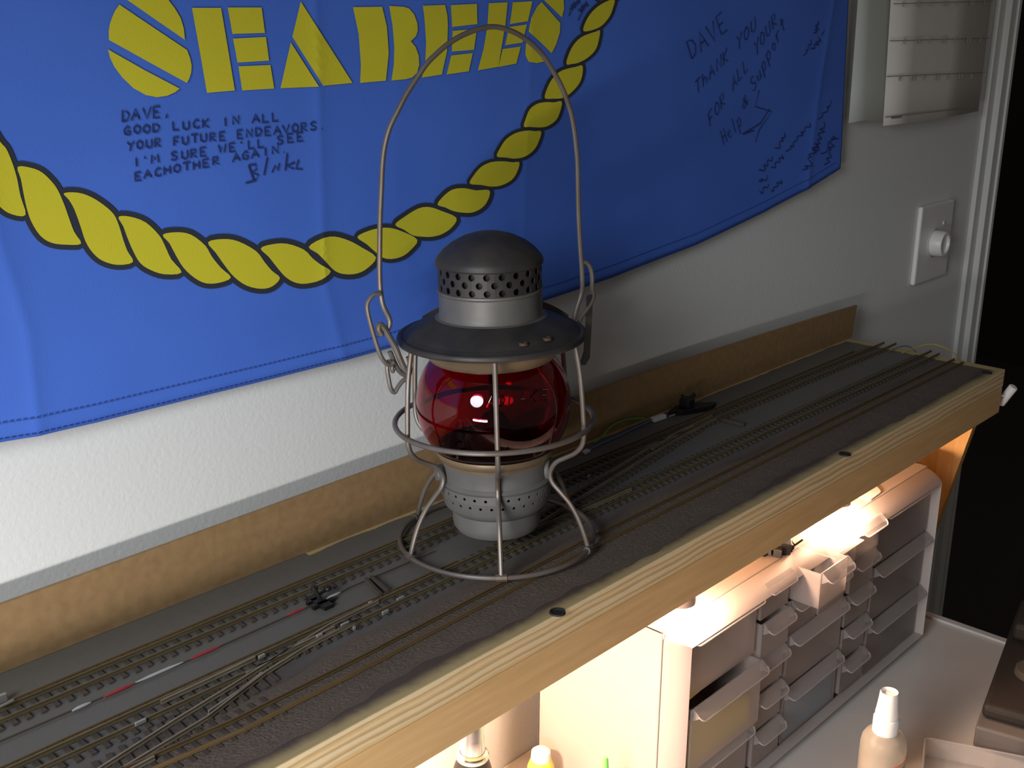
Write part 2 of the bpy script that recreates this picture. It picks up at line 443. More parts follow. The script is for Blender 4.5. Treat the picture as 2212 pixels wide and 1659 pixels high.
LET = [
 [A1([(640,-22),(978,212),(972,150),(955,95),(925,45),(880,-15),(820,-55),(750,-70),(690,-60)]),
  A1([(630,24),(760,112),(990,266),(1006,310),(1014,350),(1011,385),(1000,420),(988,440),(780,326),(575,212),(573,165),(580,125),(592,90),(608,55)]),
  A1([(570,262),(760,370),(950,470),(925,490),(885,508),(830,516),(770,504),(705,468),(645,410),(602,352),(580,305)])],
 [A1([(1015,42),(1170,42),(1205,250),(1243,480),(1095,493),(1060,290)]), A1([(1205,40),(1385,40),(1403,175),(1230,180)]),
  A1([(1233,205),(1408,196),(1425,322),(1257,332)]), A1([(1262,352),(1432,345),(1452,470),(1282,480)])],
 [A1([(1540,225),(1690,460),(1485,468)]), A1([(1593,8),(1868,440),(1712,455),(1548,195)])],
 [A1([(1870,38),(2025,36),(2050,140),(2060,280),(2045,428),(1908,440),(1912,340),(1900,180)]),
  [(839,13),(860,14),(872,15),(883,19),(893,31),(900,50),(901,66),(897,78),(886,89),(896,101),(903,120),(904,140),(899,157),(889,167),(875,171),(844,174),(849,140),(850,100),(846,53)]],
 [A2([(187,45),(360,38),(378,120),(382,200),(375,400),(335,580),(180,605),(205,500),(212,330),(200,150)]), A2([(405,40),(608,30),(612,188),(415,210)]),
  A2([(418,240),(608,225),(585,388),(412,402)]), A2([(408,432),(576,413),(545,555),(372,580)])],
 [A2([(700,25),(848,18),(830,190),(775,520),(615,548),(660,380),(690,200)]), A2([(888,18),(1040,10),(1005,165),(865,188)]),
  A2([(858,210),(998,190),(963,332),(828,352)]), A2([(808,382),(950,362),(915,495),(775,522)])],
 [A2([(1130,0),(1270,135),(1287,70),(1285,10),(1270,-40),(1230,-70),(1180,-60)]), A2([(1112,15),(1258,180),(1255,250),(1228,340),(1190,415),(1100,325),(1010,245),(1032,140),(1075,55)]),
  A2([(1000,285),(1075,368),(1145,448),(1137,478),(1075,492),(1010,480),(985,430),(988,360)])],
]
for l in LET: flag_patch(l, 'letter', M['yellow'], .0009)
ROPE = [
 A1([(-120,640),(-60,665),(0,755),(30,790),(60,860),(85,940),(105,1040),(132,1140),(60,1137),(0,1100),(-60,1020),(-90,880)]),
 A1([(90,885),(160,890),(220,915),(275,968),(305,1012),(335,1080),(360,1150),(390,1230),(427,1292),(350,1298),(270,1288),(210,1250),(162,1175),(137,1100),(120,1020),(107,950)]),
 A1([(335,1025),(410,1022),(480,1045),(550,1090),(600,1137),(627,1195),(650,1270),(672,1330),(702,1390),(620,1405),(540,1383),(488,1340),(450,1280),(420,1190),(390,1110),(362,1060)]),
 A1([(625,1150),(690,1150),(770,1180),(840,1247),(870,1300),(905,1375),(960,1445),(870,1455),(795,1432),(740,1395),(702,1330),(672,1260),(650,1200)]),
 A1([(860,1245),(935,1232),(1010,1245),(1085,1302),(1120,1360),(1170,1422),(1222,1472),(1160,1500),(1090,1503),(1030,1475),(970,1420),(927,1350),(895,1290)]),
 A1([(1100,1285),(1180,1268),(1260,1280),(1355,1332),(1400,1390),(1440,1437),(1482,1475),(1440,1520),(1380,1532),(1305,1515),(1240,1470),(1190,1410),(1142,1342)]),
 A1([(1380,1318),(1440,1296),(1520,1293),(1610,1325),(1655,1370),(1700,1405),(1752,1440),(1700,1485),(1620,1505),(1560,1498),(1507,1465),(1460,1410),(1422,1362)]),
 A1([(1635,1310),(1700,1268),(1770,1255),(1850,1277),(1920,1315),(1992,1365),(1950,1420),(1895,1450),(1830,1455),(1775,1438),(1722,1385),(1682,1345)]),
 [(770,512),(790,500),(815,493),(840,492),(868,500),(900,518),(885,540),(868,553),(845,559),(825,556),(808,543),(790,527)],
 [(852,485),(872,468),(902,450),(926,447),(951,455),(984,470),(975,490),(954,505),(932,511),(912,511),(890,508),(871,496)],
 A2([(300,1592),(350,1525),(420,1475),(510,1465),(600,1482),(705,1482),(692,1560),(645,1620),(570,1655),(490,1655),(420,1642),(360,1615)]),
 A2([(552,1430),(580,1370),(640,1300),(720,1262),(820,1256),(885,1264),(938,1264),(922,1335),(880,1400),(800,1443),(720,1453),(640,1440)]),
 A2([(762,1217),(790,1150),(840,1080),(920,1032),(1010,1016),(1060,1022),(1108,1024),(1090,1100),(1050,1170),(980,1220),(900,1235),(830,1226)]),
 A2([(972,985),(990,920),(1020,850),(1080,807),(1150,795),(1210,797),(1268,790),(1255,870),(1220,940),(1150,985),(1080,992),(1020,988)]),
 A2([(1137,765),(1150,700),(1190,620),(1250,560),(1320,533),(1380,520),(1430,512),(1425,600),(1390,670),(1325,735),(1265,765),(1200,768)]),
 A2([(1305,500),(1320,430),(1360,350),(1420,290),(1490,260),(1530,248),(1566,238),(1555,320),(1530,390),(1470,450),(1400,488),(1350,498)]),
 A2([(1438,242),(1450,180),(1490,110),(1550,50),(1620,10),(1680,-5),(1668,60),(1640,130),(1580,200),(1510,233)]),
 A2([(1550,-5),(1590,-70),(1640,-120),(1700,-150),(1775,-175),(1765,-90),(1730,-30),(1680,-12),(1610,-2)]),
]
def smooth_poly(poly, sub=4): return [(p.x, p.y) for p in spline([Vector((x, y, 0)) for x, y in poly], sub, True)]
def grow(poly, d):
    n = len(poly); cx = sum(p[0] for p in poly)/n; cy = sum(p[1] for p in poly)/n; out = []
    area = sum(poly[i][0]*poly[(i+1) % n][1]-poly[(i+1) % n][0]*poly[i][1] for i in range(n))
    s = 1 if area > 0 else -1
    for i in range(n):
        a, b = poly[i-1], poly[(i+1) % n]; tx, ty = b[0]-a[0], b[1]-a[1]; L = math.hypot(tx, ty) or 1
        out.append((poly[i][0]+s*ty/L*d, poly[i][1]-s*tx/L*d))
    return out
for k, pl in enumerate(ROPE):
    w = 11.0 if k < 8 else 8.8 if k < 11 else 6.6
    pl = smooth_poly(pl, 3)
    flag_patch([grow([(x, y) for x, y in pl], w)], 'rope_outline', M['ink'], .0006+.00001*k)
    flag_patch([pl], 'rope_strand', M['yellow'], .0010)

def press(mb, depth=.0009, k=.10):
    for v in mb.bm.verts:
        b = flag_y(v.co.x, v.co.z)-depth; v.co.y = b+(v.co.y-b)*k
    return mb
# stitched hem: two dashed seams
seam = MB()
for dh in (.0022, .0125):
    x = -.30
    while x < .925:
        a = Vector((x, 0, zhem(x)+dh)); b = Vector((x+.0030, 0, zhem(x+.003)+dh))
        for p in (a, b): p.y = flag_y(p.x, p.z)-.0007
        seam.tube([a, b], .00035, 4); x += .0042
put(press(seam, .0006, .3).build('hem_stitching', M['stitch']), fl); COL.objects['hem_stitching']['kind'] = 'stuff'

# marker pen writing
FONT = {
 'A': [[(0,0),(.5,1),(1,0)],[(.2,.4),(.8,.4)]], 'B': [[(0,0),(0,1),(.7,.95),(.75,.65),(.1,.5),(.85,.4),(.8,.08),(0,0)]], 'C': [[(.9,.85),(.5,1),(.1,.6),(.15,.15),(.6,0),(.95,.15)]],
 'D': [[(.1,0),(.1,1),(.7,.85),(.95,.5),(.7,.1),(.1,0)]], 'E': [[(.9,1),(.1,1),(.1,0),(.9,0)],[(.1,.5),(.7,.5)]], 'F': [[(.9,1),(.1,1),(.1,0)],[(.1,.5),(.7,.5)]],
 'G': [[(.9,.85),(.5,1),(.1,.6),(.15,.15),(.6,0),(.9,.2),(.9,.45),(.5,.45)]], 'H': [[(.1,0),(.1,1)],[(.9,0),(.9,1)],[(.1,.5),(.9,.5)]], 'I': [[(.5,0),(.5,1)]],
 'K': [[(.1,0),(.1,1)],[(.9,1),(.1,.45),(.9,0)]], 'L': [[(.1,1),(.1,0),(.85,0)]], 'M': [[(0,0),(.1,1),(.5,.4),(.9,1),(1,0)]], 'N': [[(.1,0),(.1,1),(.9,0),(.9,1)]],
 'O': [[(.5,1),(.1,.7),(.1,.25),(.5,0),(.9,.25),(.9,.7),(.5,1)]], 'P': [[(.1,0),(.1,1),(.8,.9),(.85,.6),(.1,.48)]], 'R': [[(.1,0),(.1,1),(.8,.9),(.8,.6),(.1,.5),(.9,0)]],
 'S': [[(.9,.85),(.5,1),(.1,.8),(.3,.55),(.8,.42),(.85,.15),(.45,0),(.05,.15)]], 'T': [[(0,1),(1,1)],[(.5,1),(.5,0)]], 'U': [[(.1,1),(.1,.2),(.5,0),(.9,.2),(.9,1)]],
 'V': [[(0,1),(.5,0),(1,1)]], 'W': [[(0,1),(.25,0),(.5,.7),(.75,0),(1,1)]], 'Y': [[(0,1),(.5,.5),(1,1)],[(.5,.5),(.35,-.1)]], "'": [[(.5,1),(.45,.75)]], '.': [[(.4,.05),(.5,0)]], ',': [[(.5,.1),(.35,-.2)]],
 'h': [[(.1,1),(.1,0)],[(.1,.4),(.5,.6),(.8,.4),(.8,0)]], 'u': [[(.1,.6),(.15,.1),(.6,0),(.85,.6),(.9,0)]], 'p': [[(.1,.6),(.1,-.4)],[(.1,.5),(.6,.65),(.85,.35),(.6,.02),(.1,.1)]], 'o': [[(.5,.6),(.1,.3),(.5,0),(.9,.3),(.5,.6)]],
 'r': [[(.1,.6),(.1,0)],[(.1,.4),(.5,.6),(.8,.55)]], 't': [[(.5,1),(.5,0)],[(.1,.65),(.95,.65)]], 'e': [[(.1,.3),(.85,.35),(.5,.6),(.1,.3),(.4,0),(.9,.1)]], 'l': [[(.4,1),(.4,0)]], 'n': [[(.1,.6),(.1,0)],[(.1,.4),(.55,.6),(.8,.4),(.85,0)]],
 'k': [[(.2,1),(.15,0)],[(.8,.6),(.2,.3),(.85,0)]], '&': [[(.9,.1),(.2,.8),(.5,1),(.6,.75),(.1,.25),(.4,0),(.9,.45)]],
}
def write(mb, text, p0, p1, up, r=.00062, fill=.74, jit=.05):
    """letters along the base line p0-p1 on the photo, up = letter height vector"""
    n = len(text); ax = ((p1[0]-p0[0])/n, (p1[1]-p0[1])/n)
    for i, ch in enumerate(text):
        if ch == ' ': continue
        jx, jy = random.uniform(-jit, jit), random.uniform(-jit, jit)
        for st in FONT[ch]:
            pts = []
            for u, v in st:
                u = u*fill+jx; v = v+jy
                pts.append(at_flag(p0[0]+ax[0]*(i+u)+up[0]*v, p0[1]+ax[1]*(i+u)+up[1]*v, .0011))
            mb.tube(pts, r, 4)
def scrawl(mb, pts, r=.0006): mb.tube([at_flag(x, y, .0011) for x, y in pts], r, 4)
hw = MB()
q = lambda x, y: (x*.40687, y*.40687)
write(hw, 'DAVE,', q(640, 648), q(920, 612), (0, -24))
write(hw, 'GOOD LUCK IN ALL', q(650, 718), q(1490, 640), (-1, -18))
write(hw, 'YOUR FUTURE ENDEAVORS.', q(672, 800), q(1740, 682), (-1, -18))
write(hw, "I'M SURE WE'LL SEE", q(700, 885), q(1620, 745), (-1, -18))
write(hw, 'EACHOTHER AGAIN.', q(710, 960), q(1540, 800), (-1, -17))
for s in ([(1315,878),(1342,955)], [(1315,878),(1352,872),(1357,900),(1330,914),(1368,930),(1352,958),(1300,972)], [(1415,835),(1397,930)], [(1440,915),(1455,880),(1472,905),(1478,868)],
          [(1520,815),(1510,905)], [(1560,862),(1515,882),(1555,896)], [(1580,848),(1567,896),(1600,898)]):
    scrawl(hw, [q(*p) for p in s], .0007)
put(press(hw).build('handwriting', M['marker']), fl)
hw = MB(); c3 = lambda x, y: (1400+x*.27732, y*.27732)
write(hw, 'DAVE', c3(330, 470), c3(640, 215), (-12, -38), .00065)
write(hw, 'ThANK YOU', c3(365, 745), c3(850, 215), (-2, -28), .00065)
write(hw, 'FOR ALL YOUR', c3(475, 985), c3(1010, 170), (-4, -27), .00065)
write(hw, 'Support', c3(815, 720), c3(1080, 190), (-8, -26), .00065)
write(hw, '&', c3(725, 860), c3(800, 800), (0, -28), .00065)
write(hw, 'Help', c3(585, 1130), c3(740, 960), (-8, -30), .0005)
for s in ([(860,700),(830,830),(960,870),(860,1010),(830,1110)], [(940,850),(870,960),(730,1045),(820,1015)]): scrawl(hw, [c3(*p) for p in s], .0006)
put(press(hw).build('handwriting', M['marker']), fl)
def note(strokes, f):
    """one small signature or note: scrawled words too small to read"""
    h = MB()
    for s in strokes: scrawl(h, [(p.x, p.y) for p in spline([Vector((*f(*p), 0)) for p in s], 4)], .0006)
    put(press(h).build('signature', M['marker']), fl)
def zig(x0, y0, x1, y1, n, a):
    """scrawled word running from one point to the other"""
    dx, dy = x1-x0, y1-y0; L = math.hypot(dx, dy); nx, ny = -dy/L, dx/L; pts = []
    for k in range(2*n+1):
        t = k/(2*n); w = a*(1 if k % 2 else -.6)*random.uniform(.3, 1.5); t += random.uniform(-.5, .5)/(2*n)
        pts.append((x0+dx*t+nx*w, y0+dy*t+ny*w))
    return pts
note([zig(995,1150,1070,1040,3,22), zig(1075,1180,1265,955,6,16)], c3)
note([zig(1215,1330,1300,1120,5,26), zig(1295,1170,1370,960,5,26), zig(1330,930,1418,795,3,16), zig(1385,1280,1435,1060,5,22), [(1340,1195),(1385,1180),(1400,1100)], [(1420,1080),(1475,1080)]], c3)
note([zig(875,1330,960,1230,3,24), zig(965,1305,1045,1215,3,16), zig(850,1420,925,1370,2,16), zig(865,1500,930,1440,2,16), zig(955,1490,1030,1405,3,16)], c3)
note([zig(1210,430,1265,320,3,16), zig(1270,385,1335,300,3,16), zig(1285,260,1325,170,3,14), [(1345,275),(1368,240)]], c3)
c2 = lambda x, y: (860+x*.27726, y*.27726)
note([zig(1340,70,1400,0,4,22), zig(1400,85,1470,25,4,22), [(1325,125),(1340,80)], [(1395,160),(1422,105)]], c2)

# ------------------------------------------------------------------ tracks
RB, RH = .0014, .0040      # rail foot, rail head
def rail_mesh(mb, pts, w=.0006):
    pts = [Vector((x, y, 0)) for x, y in pts]
    P = []
    for i, p in enumerate(pts):
        a = pts[max(0, i-1)]; b = pts[min(len(pts)-1, i+1)]; t = (b-a).normalized(); n = Vector((-t.y, t.x, 0))
        P.append([p+n*s+Vector((0, 0, z)) for s, z in ((-w*1.5, RB), (w*1.5, RB), (w*1.5, RB+.0005), (w*.45, RB+.0007), (w*.45, RH-.0009), (w, RH-.0007), (w, RH), (-w, RH), (-w, RH-.0007), (-w*.45, RH-.0009), (-w*.45, RB+.0007), (-w*1.5, RB+.0005))])
    V = [[mb.bm.verts.new(q) for q in row] for row in P]
    for a, b in zip(V, V[1:]):
        for k in range(12): mb.bm.faces.new((a[k], a[(k+1) % 12], b[(k+1) % 12], b[k]))
    mb.bm.faces.new(V[0][::-1]); mb.bm.faces.new(V[-1])
    return mb
tmb = MB().box((-.0017, -.0125, .0003), (.0017, .0125, .0014))
tie0 = None
def ties(parent, xs, yfun, rot=0, length=1.0):
    global tie0
    for x in xs:
        y = yfun(x)
        if tie0 is None:
            tie0 = tmb.build('tie', M['tie']); o = tie0
        else:
            o = tie0.copy(); COL.objects.link(o)
        o.parent = parent; o.matrix_parent_inverse = Matrix.Identity(4)
        o.location = Vector((x+random.uniform(-.0003, .0003), y, 0))-Vector(parent.location)
        o.rotation_euler = (0, 0, rot+random.uniform(-.02, .02)); o.scale = (1, length*random.uniform(.97, 1.03), 1)
def frange(a, b, s):
    out = []
    while a < b: out.append(a); a += s
    return out
PIT = .0088
t1 = empty('model_railway_track', (.3, -.0495, 0)); tag(t1, 'rear model railway track running closest to the hardboard backboard', 'railway track')
put(rail_mesh(MB(), [(-.60, -.0436), (.3, -.0432), (.95, -.0475), (.992, -.0478)]).build('rail', M['rail']), t1)
put(rail_mesh(MB(), [(-.60, -.0560), (-.1, -.0554), (.3, -.0552), (.95, -.0610), (.998, -.0612)]).build('rail', M['rail']), t1)
put(MB().box((-.60, -.0372, .0003), (.93, -.0364, .0022)).build('guide_strip', M['rail2']), t1)
ties(t1, frange(-.30, .975, PIT), lambda x: -.0498-.004*max(0, x-.4))
t2 = empty('model_railway_track', (.3, -.110, 0)); tag(t2, 'middle model railway track passing under the centre of the lantern', 'railway track')
put(rail_mesh(MB(), [(-.60, -.1030), (-.08, -.1042), (.3, -.1046), (.95, -.1095), (.996, -.1098)]).build('rail', M['rail']), t2)
put(rail_mesh(MB(), [(-.60, -.1148), (-.08, -.1164), (.3, -.1168), (.95, -.1225), (.990, -.1228)]).build('rail', M['rail']), t2)
put(MB().box((-.60, -.0985, .0003), (.16, -.0977, .0022)).build('guide_strip', M['rail2']), t2)
ties(t2, frange(-.30, .975, PIT), lambda x: -.1102-.0045*max(0, x-.3))
t3 = empty('model_railway_track', (.3, -.160, 0)); tag(t3, 'front model railway track with rusty rails half sunk in brown gravel', 'railway track')
put(rail_mesh(MB(), [(-.60, -.1510), (-.149, -.1500), (-.08, -.1545), (.01, -.1545), (.17, -.1500), (.27, -.1478), (.6, -.1470), (.979, -.1468)]).build('rail', M['rail2']), t3)
put(rail_mesh(MB(), [(-.60, -.1625), (-.140, -.1612), (-.08, -.1666), (.01, -.1662), (.17, -.1616), (.27, -.1598), (.6, -.1595), (.972, -.1605)]).build('rail', M['rail2']), t3)
ties(t3, frange(-.30, -.05, PIT), lambda x: -.157)
def turnout(name_label, up, lo, extra, tx, tyf, rot):
    t = empty('turnout', (tx[0], tyf(tx[0]), 0)); tag(t, name_label, 'track switch')
    for pl in (up, lo): put(rail_mesh(MB(), pl).build('rail', M['nickel']), t)
    for pl in extra: put(rail_mesh(MB(), pl, .0007).build('guard_rail', M['nickel']), t)
    ties(t, tx, tyf, rot, 1.0)
    return t
tA = turnout('pale metal track switch curving towards the front track in the lower left corner',
        [(-.30, -.166), (-.22, -.154), (-.1588, -.141), (-.1029, -.1299), (-.0573, -.1224), (-.02, -.1155), (.03, -.1068), (.075, -.1052)],
        [(-.30, -.178), (-.22, -.165), (-.1504, -.1499), (-.0884, -.1411), (-.0355, -.1252), (.0, -.1190), (.05, -.1162)],
        [[(-.0985, -.1065), (-.06, -.1062), (-.03, -.1055)], [(-.085, -.137), (-.06, -.1315), (-.038, -.1245)], [(-.045, -.1178), (-.01, -.1140), (.03, -.1118)], [(-.13, -.153), (-.16, -.1545), (-.20, -.1535)]],
        frange(-.235, -.025, PIT), lambda x: -.1545+(x+.235)*.155, -.12)
tB = turnout('weathered track switch leading from the middle to the rear track right of the lantern',
        [(.20, -.1075), (.255, -.0995), (.3143, -.0905), (.38, -.0815), (.442, -.0722), (.52, -.0628), (.58, -.0583)],
        [(.215, -.0945), (.27, -.0865), (.3347, -.0765), (.40, -.0685), (.4605, -.0590), (.53, -.0530), (.586, -.0495)],
        [[(.46, -.0625), (.50, -.0580), (.545, -.0545)], [(.29, -.1085), (.33, -.1100), (.365, -.1105)]],
        frange(.235, .545, PIT), lambda x: -.099+(x-.235)*.148, .15)
# throw bars and bright solder joints
for px0, px1, t in (((790, 1247), (822, 1281), tA), ((801, 1243), (838, 1273), tA), ((1563, 903), (1608, 914), tB)):
    a, b = at(*px0, 2, .004), at(*px1, 2, .004); d = (b-a).normalized(); n = Vector((-d.y, d.x, 0))*.0012
    put(MB().prism([a-n, b-n, b+n, a+n], (0, 0, -.0036)).build('throw_bar', M['tie']), t)
for px, py, sx in ((303, 1553, .010), (800, 1296, .005), (745, 1342, .010), (765, 1350, .003), (865, 1287, .010), (832, 1316, .008), (1272, 1024, .004), (565, 1411, .007), (690, 1367, .007)):
    c = at(px, py, 2, .0055)
    put(MB().box((c.x-sx*.35, c.y-.0008, .0020), (c.x+sx*.35, c.y+.0008, .0044)).build('rail_joiner', M['solder'], bevel=.0004), tB if px > 1200 else tA)

# control rod with coloured sleeves between the rear and the middle track
ROD = [(-.60, -.0728), (-.1814, -.0730), (-.0635, -.0746), (.033, -.0732), (.06, -.0740), (.075, -.0715), (.12, -.0722), (.16, -.0725)]
rd = empty('control_rod', (-.1, -.0735, 0)); tag(rd, 'thin brown rod with red and white sleeves lying between rear and middle tracks', 'wire')
put(MB().tube([(x, y, .0014) for x, y in ROD], .0006, 6).build('rod', M['rod']), rd)
for a, b, m in (((-.1391, -.0746), (-.1272, -.0742), 'sl_w'), ((-.1190, -.0748), (-.0985, -.0742), 'sl_r'), ((-.0975, -.0741), (-.0640, -.0745), 'sl_w'), ((-.0585, -.0747), (-.0366, -.0745), 'sl_r'), ((.0180, -.0732), (.0329, -.0732), 'sl_r'), ((.052, -.0742), (.066, -.0730), 'sl_w')):
    mid = tuple((p+q_)/2 for p, q_ in zip(a, b))
    o = MB().tube([(a[0], a[1], .0016), (a[0]*.7+b[0]*.3, mid[1], .0018), (a[0]*.3+b[0]*.7, mid[1], .0018), (b[0], b[1], .0016)], [.0005, .0010, .0010, .0005], 8).build('sleeve', M[m], smooth=True)
    tag(o, 'red sleeve' if m == 'sl_r' else 'white sleeve'); put(o, rd)

# black switch stands
def switch_stand(c, label, s=1.0):
    e = empty('switch_stand', (c.x, c.y, 0)); tag(e, label, 'switch machine')
    b = MB().box((-.004*s, -.010*s, .0003), (.004*s, .012*s, .003)); b.box((-.009*s, -.004*s, .0003), (.010*s, -.001*s, .003)); b.box((-.008*s, .004*s, .0003), (.004*s, .007*s, .003)); b.build('base', M['black'], e)
    MB().tube([(0, 0, .003), (-.001*s, .002*s, .008*s), (-.002*s, .004*s, .012*s)], .0016*s, 8).build('mast', M['black'], e)
    k = MB(); k.lathe([(0, -.0028), (.0026, -.0012), (.003, 0), (.0026, .0012), (0, .0028)], 12, (.0095*s, .0035*s, .008*s)); k.tube([(0, .002*s, .007*s), (.0095*s, .0035*s, .008*s)], .0012, 6); k.build('lever', M['black'], e, smooth=True)
    MB().lathe([(0, .0150*s), (.0026*s, .0135*s), (.0026*s, .0115*s), (0, .0100*s)], 12, (-.002*s, .004*s, 0)).build('target', M['black'], e, smooth=True)
    return e
switch_stand(at(693, 1306, 2, 0), 'small black switch stand left of the lantern between rear and middle tracks', 1.0)
e = empty('switch_machine', (.592, -.0205, 0)); e.scale = (.68, .72, .8); tag(e, 'black switch machine with flat tapered base against the backboard right of the lantern', 'switch machine')
MB().prism([Vector((-.048, .012, .0004)), Vector((-.030, -.004, .0004)), Vector((.020, -.021, .0004)), Vector((.040, -.016, .0004)), Vector((.012, .006, .0004)), Vector((-.02, .018, .0004))], (0, 0, .0075)).build('base', M['black'], e, bevel=.001)
MB().box((-.022, -.006, .008), (-.004, .012, .020)).build('motor', M['black'], e, bevel=.002)
MB().tube([(-.018, .004, .020), (-.022, .007, .025)], .0025, 8).build('post', M['black'], e); MB().tube([(-.004, .004, .016), (.006, .002, .022)], .003, 8).build('lever', M['black'], e)
# wires along the foot of the backboard
def wire(pts, r, m, label, name='loose_wire'):
    o = MB().tube(spline(pts, 5), r, 6).build(name, M[m], smooth=True); return tag(o, label, 'wire')
wire([(.437, -.0085, .001), (.452, -.0070, .0035), (.470, -.0045, .0095), (.492, -.0038, .0100), (.512, -.0040, .0070), (.525, -.0060, .004)], .0009, 'wire_g', 'green wire arching along the foot of the backboard right of the lantern')
wire([(.405, -.0190, .0012), (.425, -.0170, .0012), (.445, -.0155, .0015), (.465, -.0150, .0015), (.490, -.0125, .0015), (.515, -.0115, .0018), (.528, -.0105, .002)], .0008, 'wire_b', 'thin blue wire lying along the back of the shelf below the green wire')
t = MB().prism([Vector((.529, -.0150, .0005)), Vector((.550, -.0165, .0005)), Vector((.550, -.0110, .0005)), Vector((.531, -.0095, .0005))], (0, .001, .0045)); tag(t.build('connector', M['white'], bevel=.0006), 'small white connector block at the end of the green wire', 'connector')
wire([(.556, -.0150, .001), (.566, -.0165, .0014), (.578, -.0185, .0014)], .0008, 'sl_w', 'short pale wire end between white connector and black switch machine')
t = MB().prism([Vector((.408, -.0215, .0003)), Vector((.418, -.0200, .0003)), Vector((.417, -.0150, .0003)), Vector((.409, -.0170, .0003))], (0, 0, .0022)); tag(t.build('paper_scrap', M['white']), 'scrap of white tape at the shelf back beside the lantern', 'tape')
wire([(.960, -.0700, .001), (.985, -.0720, .003), (1.004, -.0780, .0), (1.010, -.0900, -.012)], .0007, 'grey', 'thin grey wire drooping over the right end of the shelf behind')
wire([(.965, -.0850, .001), (.990, -.0930, .006), (1.002, -.1080, .010), (1.006, -.1270, .006), (.998, -.1420, .002), (.980, -.1560, .001)], .0008, 'wire_y', 'thin yellow wire looping over the right end of the shelf')
c = at(6, 1499, 2, .006)
mb = MB().box((c.x-.006, c.y-.0012, .0003), (c.x+.0022, c.y+.0012, .0062)); tag(mb.build('track_clip', M['solder'], bevel=.0006), 'tiny shiny metal clip at the far left beside the rear track', 'clip')
c = at(16, 1520, 2, .006)
mb = MB().tube([(c.x-.006, c.y-.001, .0066), (c.x, c.y, .0064), (c.x+.004, c.y+.001, .0062)], .0009, 6); tag(mb.build('track_pin', M['solder']), 'short pale pin on the rear track rail at the far left', 'pin')

# ------------------------------------------------------------------ the lantern
CX, CY = .2096, -.0942
LEAN = Matrix.Rotation(R(1.55), 4, Vector((-.73, -.68, 0)))
ln = empty('railroad_lantern', (CX, CY, 0)); ln.rotation_euler = LEAN.to_euler()
tag(ln, 'old wire caged railroad lantern with red glass globe standing on the tracks', 'lantern')
LM = Matrix.Translation((CX, CY, 0)) @ LEAN; LI = LM.inverted()
def lpart(mb, name, m, smooth=True, angle=35, label=None, parent=None):
    o = mb.build(name, M[m], parent or ln, smooth, 0, angle)
    if label: tag(o, label)
    return o
def perforated(r, z0, z1, n, rows, hole, name, m, zr=None):
    """thin band with round holes punched through it, staggered row by row"""
    mb = MB(); dz = (z1-z0)/rows; bm = mb.bm; rf = r if callable(r) else (lambda z: r)
    for k in range(rows):
        za, zb = z0+k*dz, z0+(k+1)*dz; zc = (za+zb)/2; off = .5*(k % 2)
        for j in range(n):
            a0 = 2*math.pi*(j+off)/n; a1 = 2*math.pi*(j+1+off)/n; ac = (a0+a1)/2; ha = (a1-a0)/2; hz = dz/2
            P = lambda a, z, dr=0: Vector(((rf(z)+dr)*math.cos(a), (rf(z)+dr)*math.sin(a), z))
            oc = [(1, 0), (1, 1), (0, 1), (-1, 1), (-1, 0), (-1, -1), (0, -1), (1, -1)]
            out = [bm.verts.new(P(ac+u*ha, zc+v*hz)) for u, v in oc]
            inn = [bm.verts.new(P(ac+hole/rf(zc)*math.cos(math.pi/4*i), zc+hole*math.sin(math.pi/4*i))) for i in range(8)]
            inb = [bm.verts.new(P(ac+hole/rf(zc)*math.cos(math.pi/4*i), zc+hole*math.sin(math.pi/4*i), -.0008)) for i in range(8)]
            for i in range(8):
                i2 = (i+1) % 8
                bm.faces.new((out[i], out[i2], inn[i2], inn[i])); bm.faces.new((inn[i], inn[i2], inb[i2], inb[i]))
    bmesh.ops.remove_doubles(bm, verts=bm.verts, dist=1e-6)
    return lpart(mb, name, m, False)
d = MB(); d.lathe([(0, .2508), (.010, .2500), (.019, .2475), (.028, .2430), (.0345, .2380), (.0390, .2325), (.0402, .2300), (.0404, .2275), (.0396, .2265), (.0380, .2268)], 72)
lpart(d, 'dome_cap', 'steel')
perforated(.0388, .2088, .2266, 22, 3, .0026, 'vent_band', 'steel')
lpart(MB().lathe([(.0345, .189), (.0345, .2290)], 40), 'dark_vent_sleeve', 'blackm')  # black sleeve added behind the vent holes, paints the dark interior
lpart(MB().lathe([(.0388, .2090), (.0398, .2086), (.0400, .2074), (.0394, .2064), (.0390, .2058)], 72), 'bead', 'galv')
lpart(MB().lathe([(.0390, .2060), (.0390, .1925), (.0393, .1900), (.0402, .1882), (.0425, .1872)], 72), 'neck', 'galv')
BR = [(.0415, .1874), (.048, .1850), (.057, .1810), (.064, .1767), (.0672, .1738), (.0684, .1744), (.0700, .1748), (.0714, .1740), (.0721, .1720), (.0716, .1700), (.0698, .1694), (.0668, .1707), (.060, .1735), (.052, .1765)]
lpart(MB().lathe(BR, 96), 'brim', 'steel', angle=60)
lpart(MB().lathe([(.058, .1752), (.0540, .1650), (.0505, .1588), (.0478, .1553), (.0455, .1538), (.0440, .1540), (.0450, .1570), (.050, .164), (.053, .1735)], 72), 'globe_holder', 'brass', label='tan coloured metal ring under the brim')
for px, py in ((1109, 719), (1160, 707), (1131, 742), (1182, 733)):
    w = LI @ at(px, py, 2, .1800); rr = math.hypot(w.x, w.y)
    zz = lin([(.048, .1850), (.057, .1810), (.064, .1767), (.0672, .1738)], rr, 0, 1)+.0003
    lpart(MB().lathe([(0, .0002), (.0016, .0004), (.0024, .0010), (.0032, .0008), (.0036, -.0010)], 14, (w.x, w.y, zz)), 'rivet', 'rust')
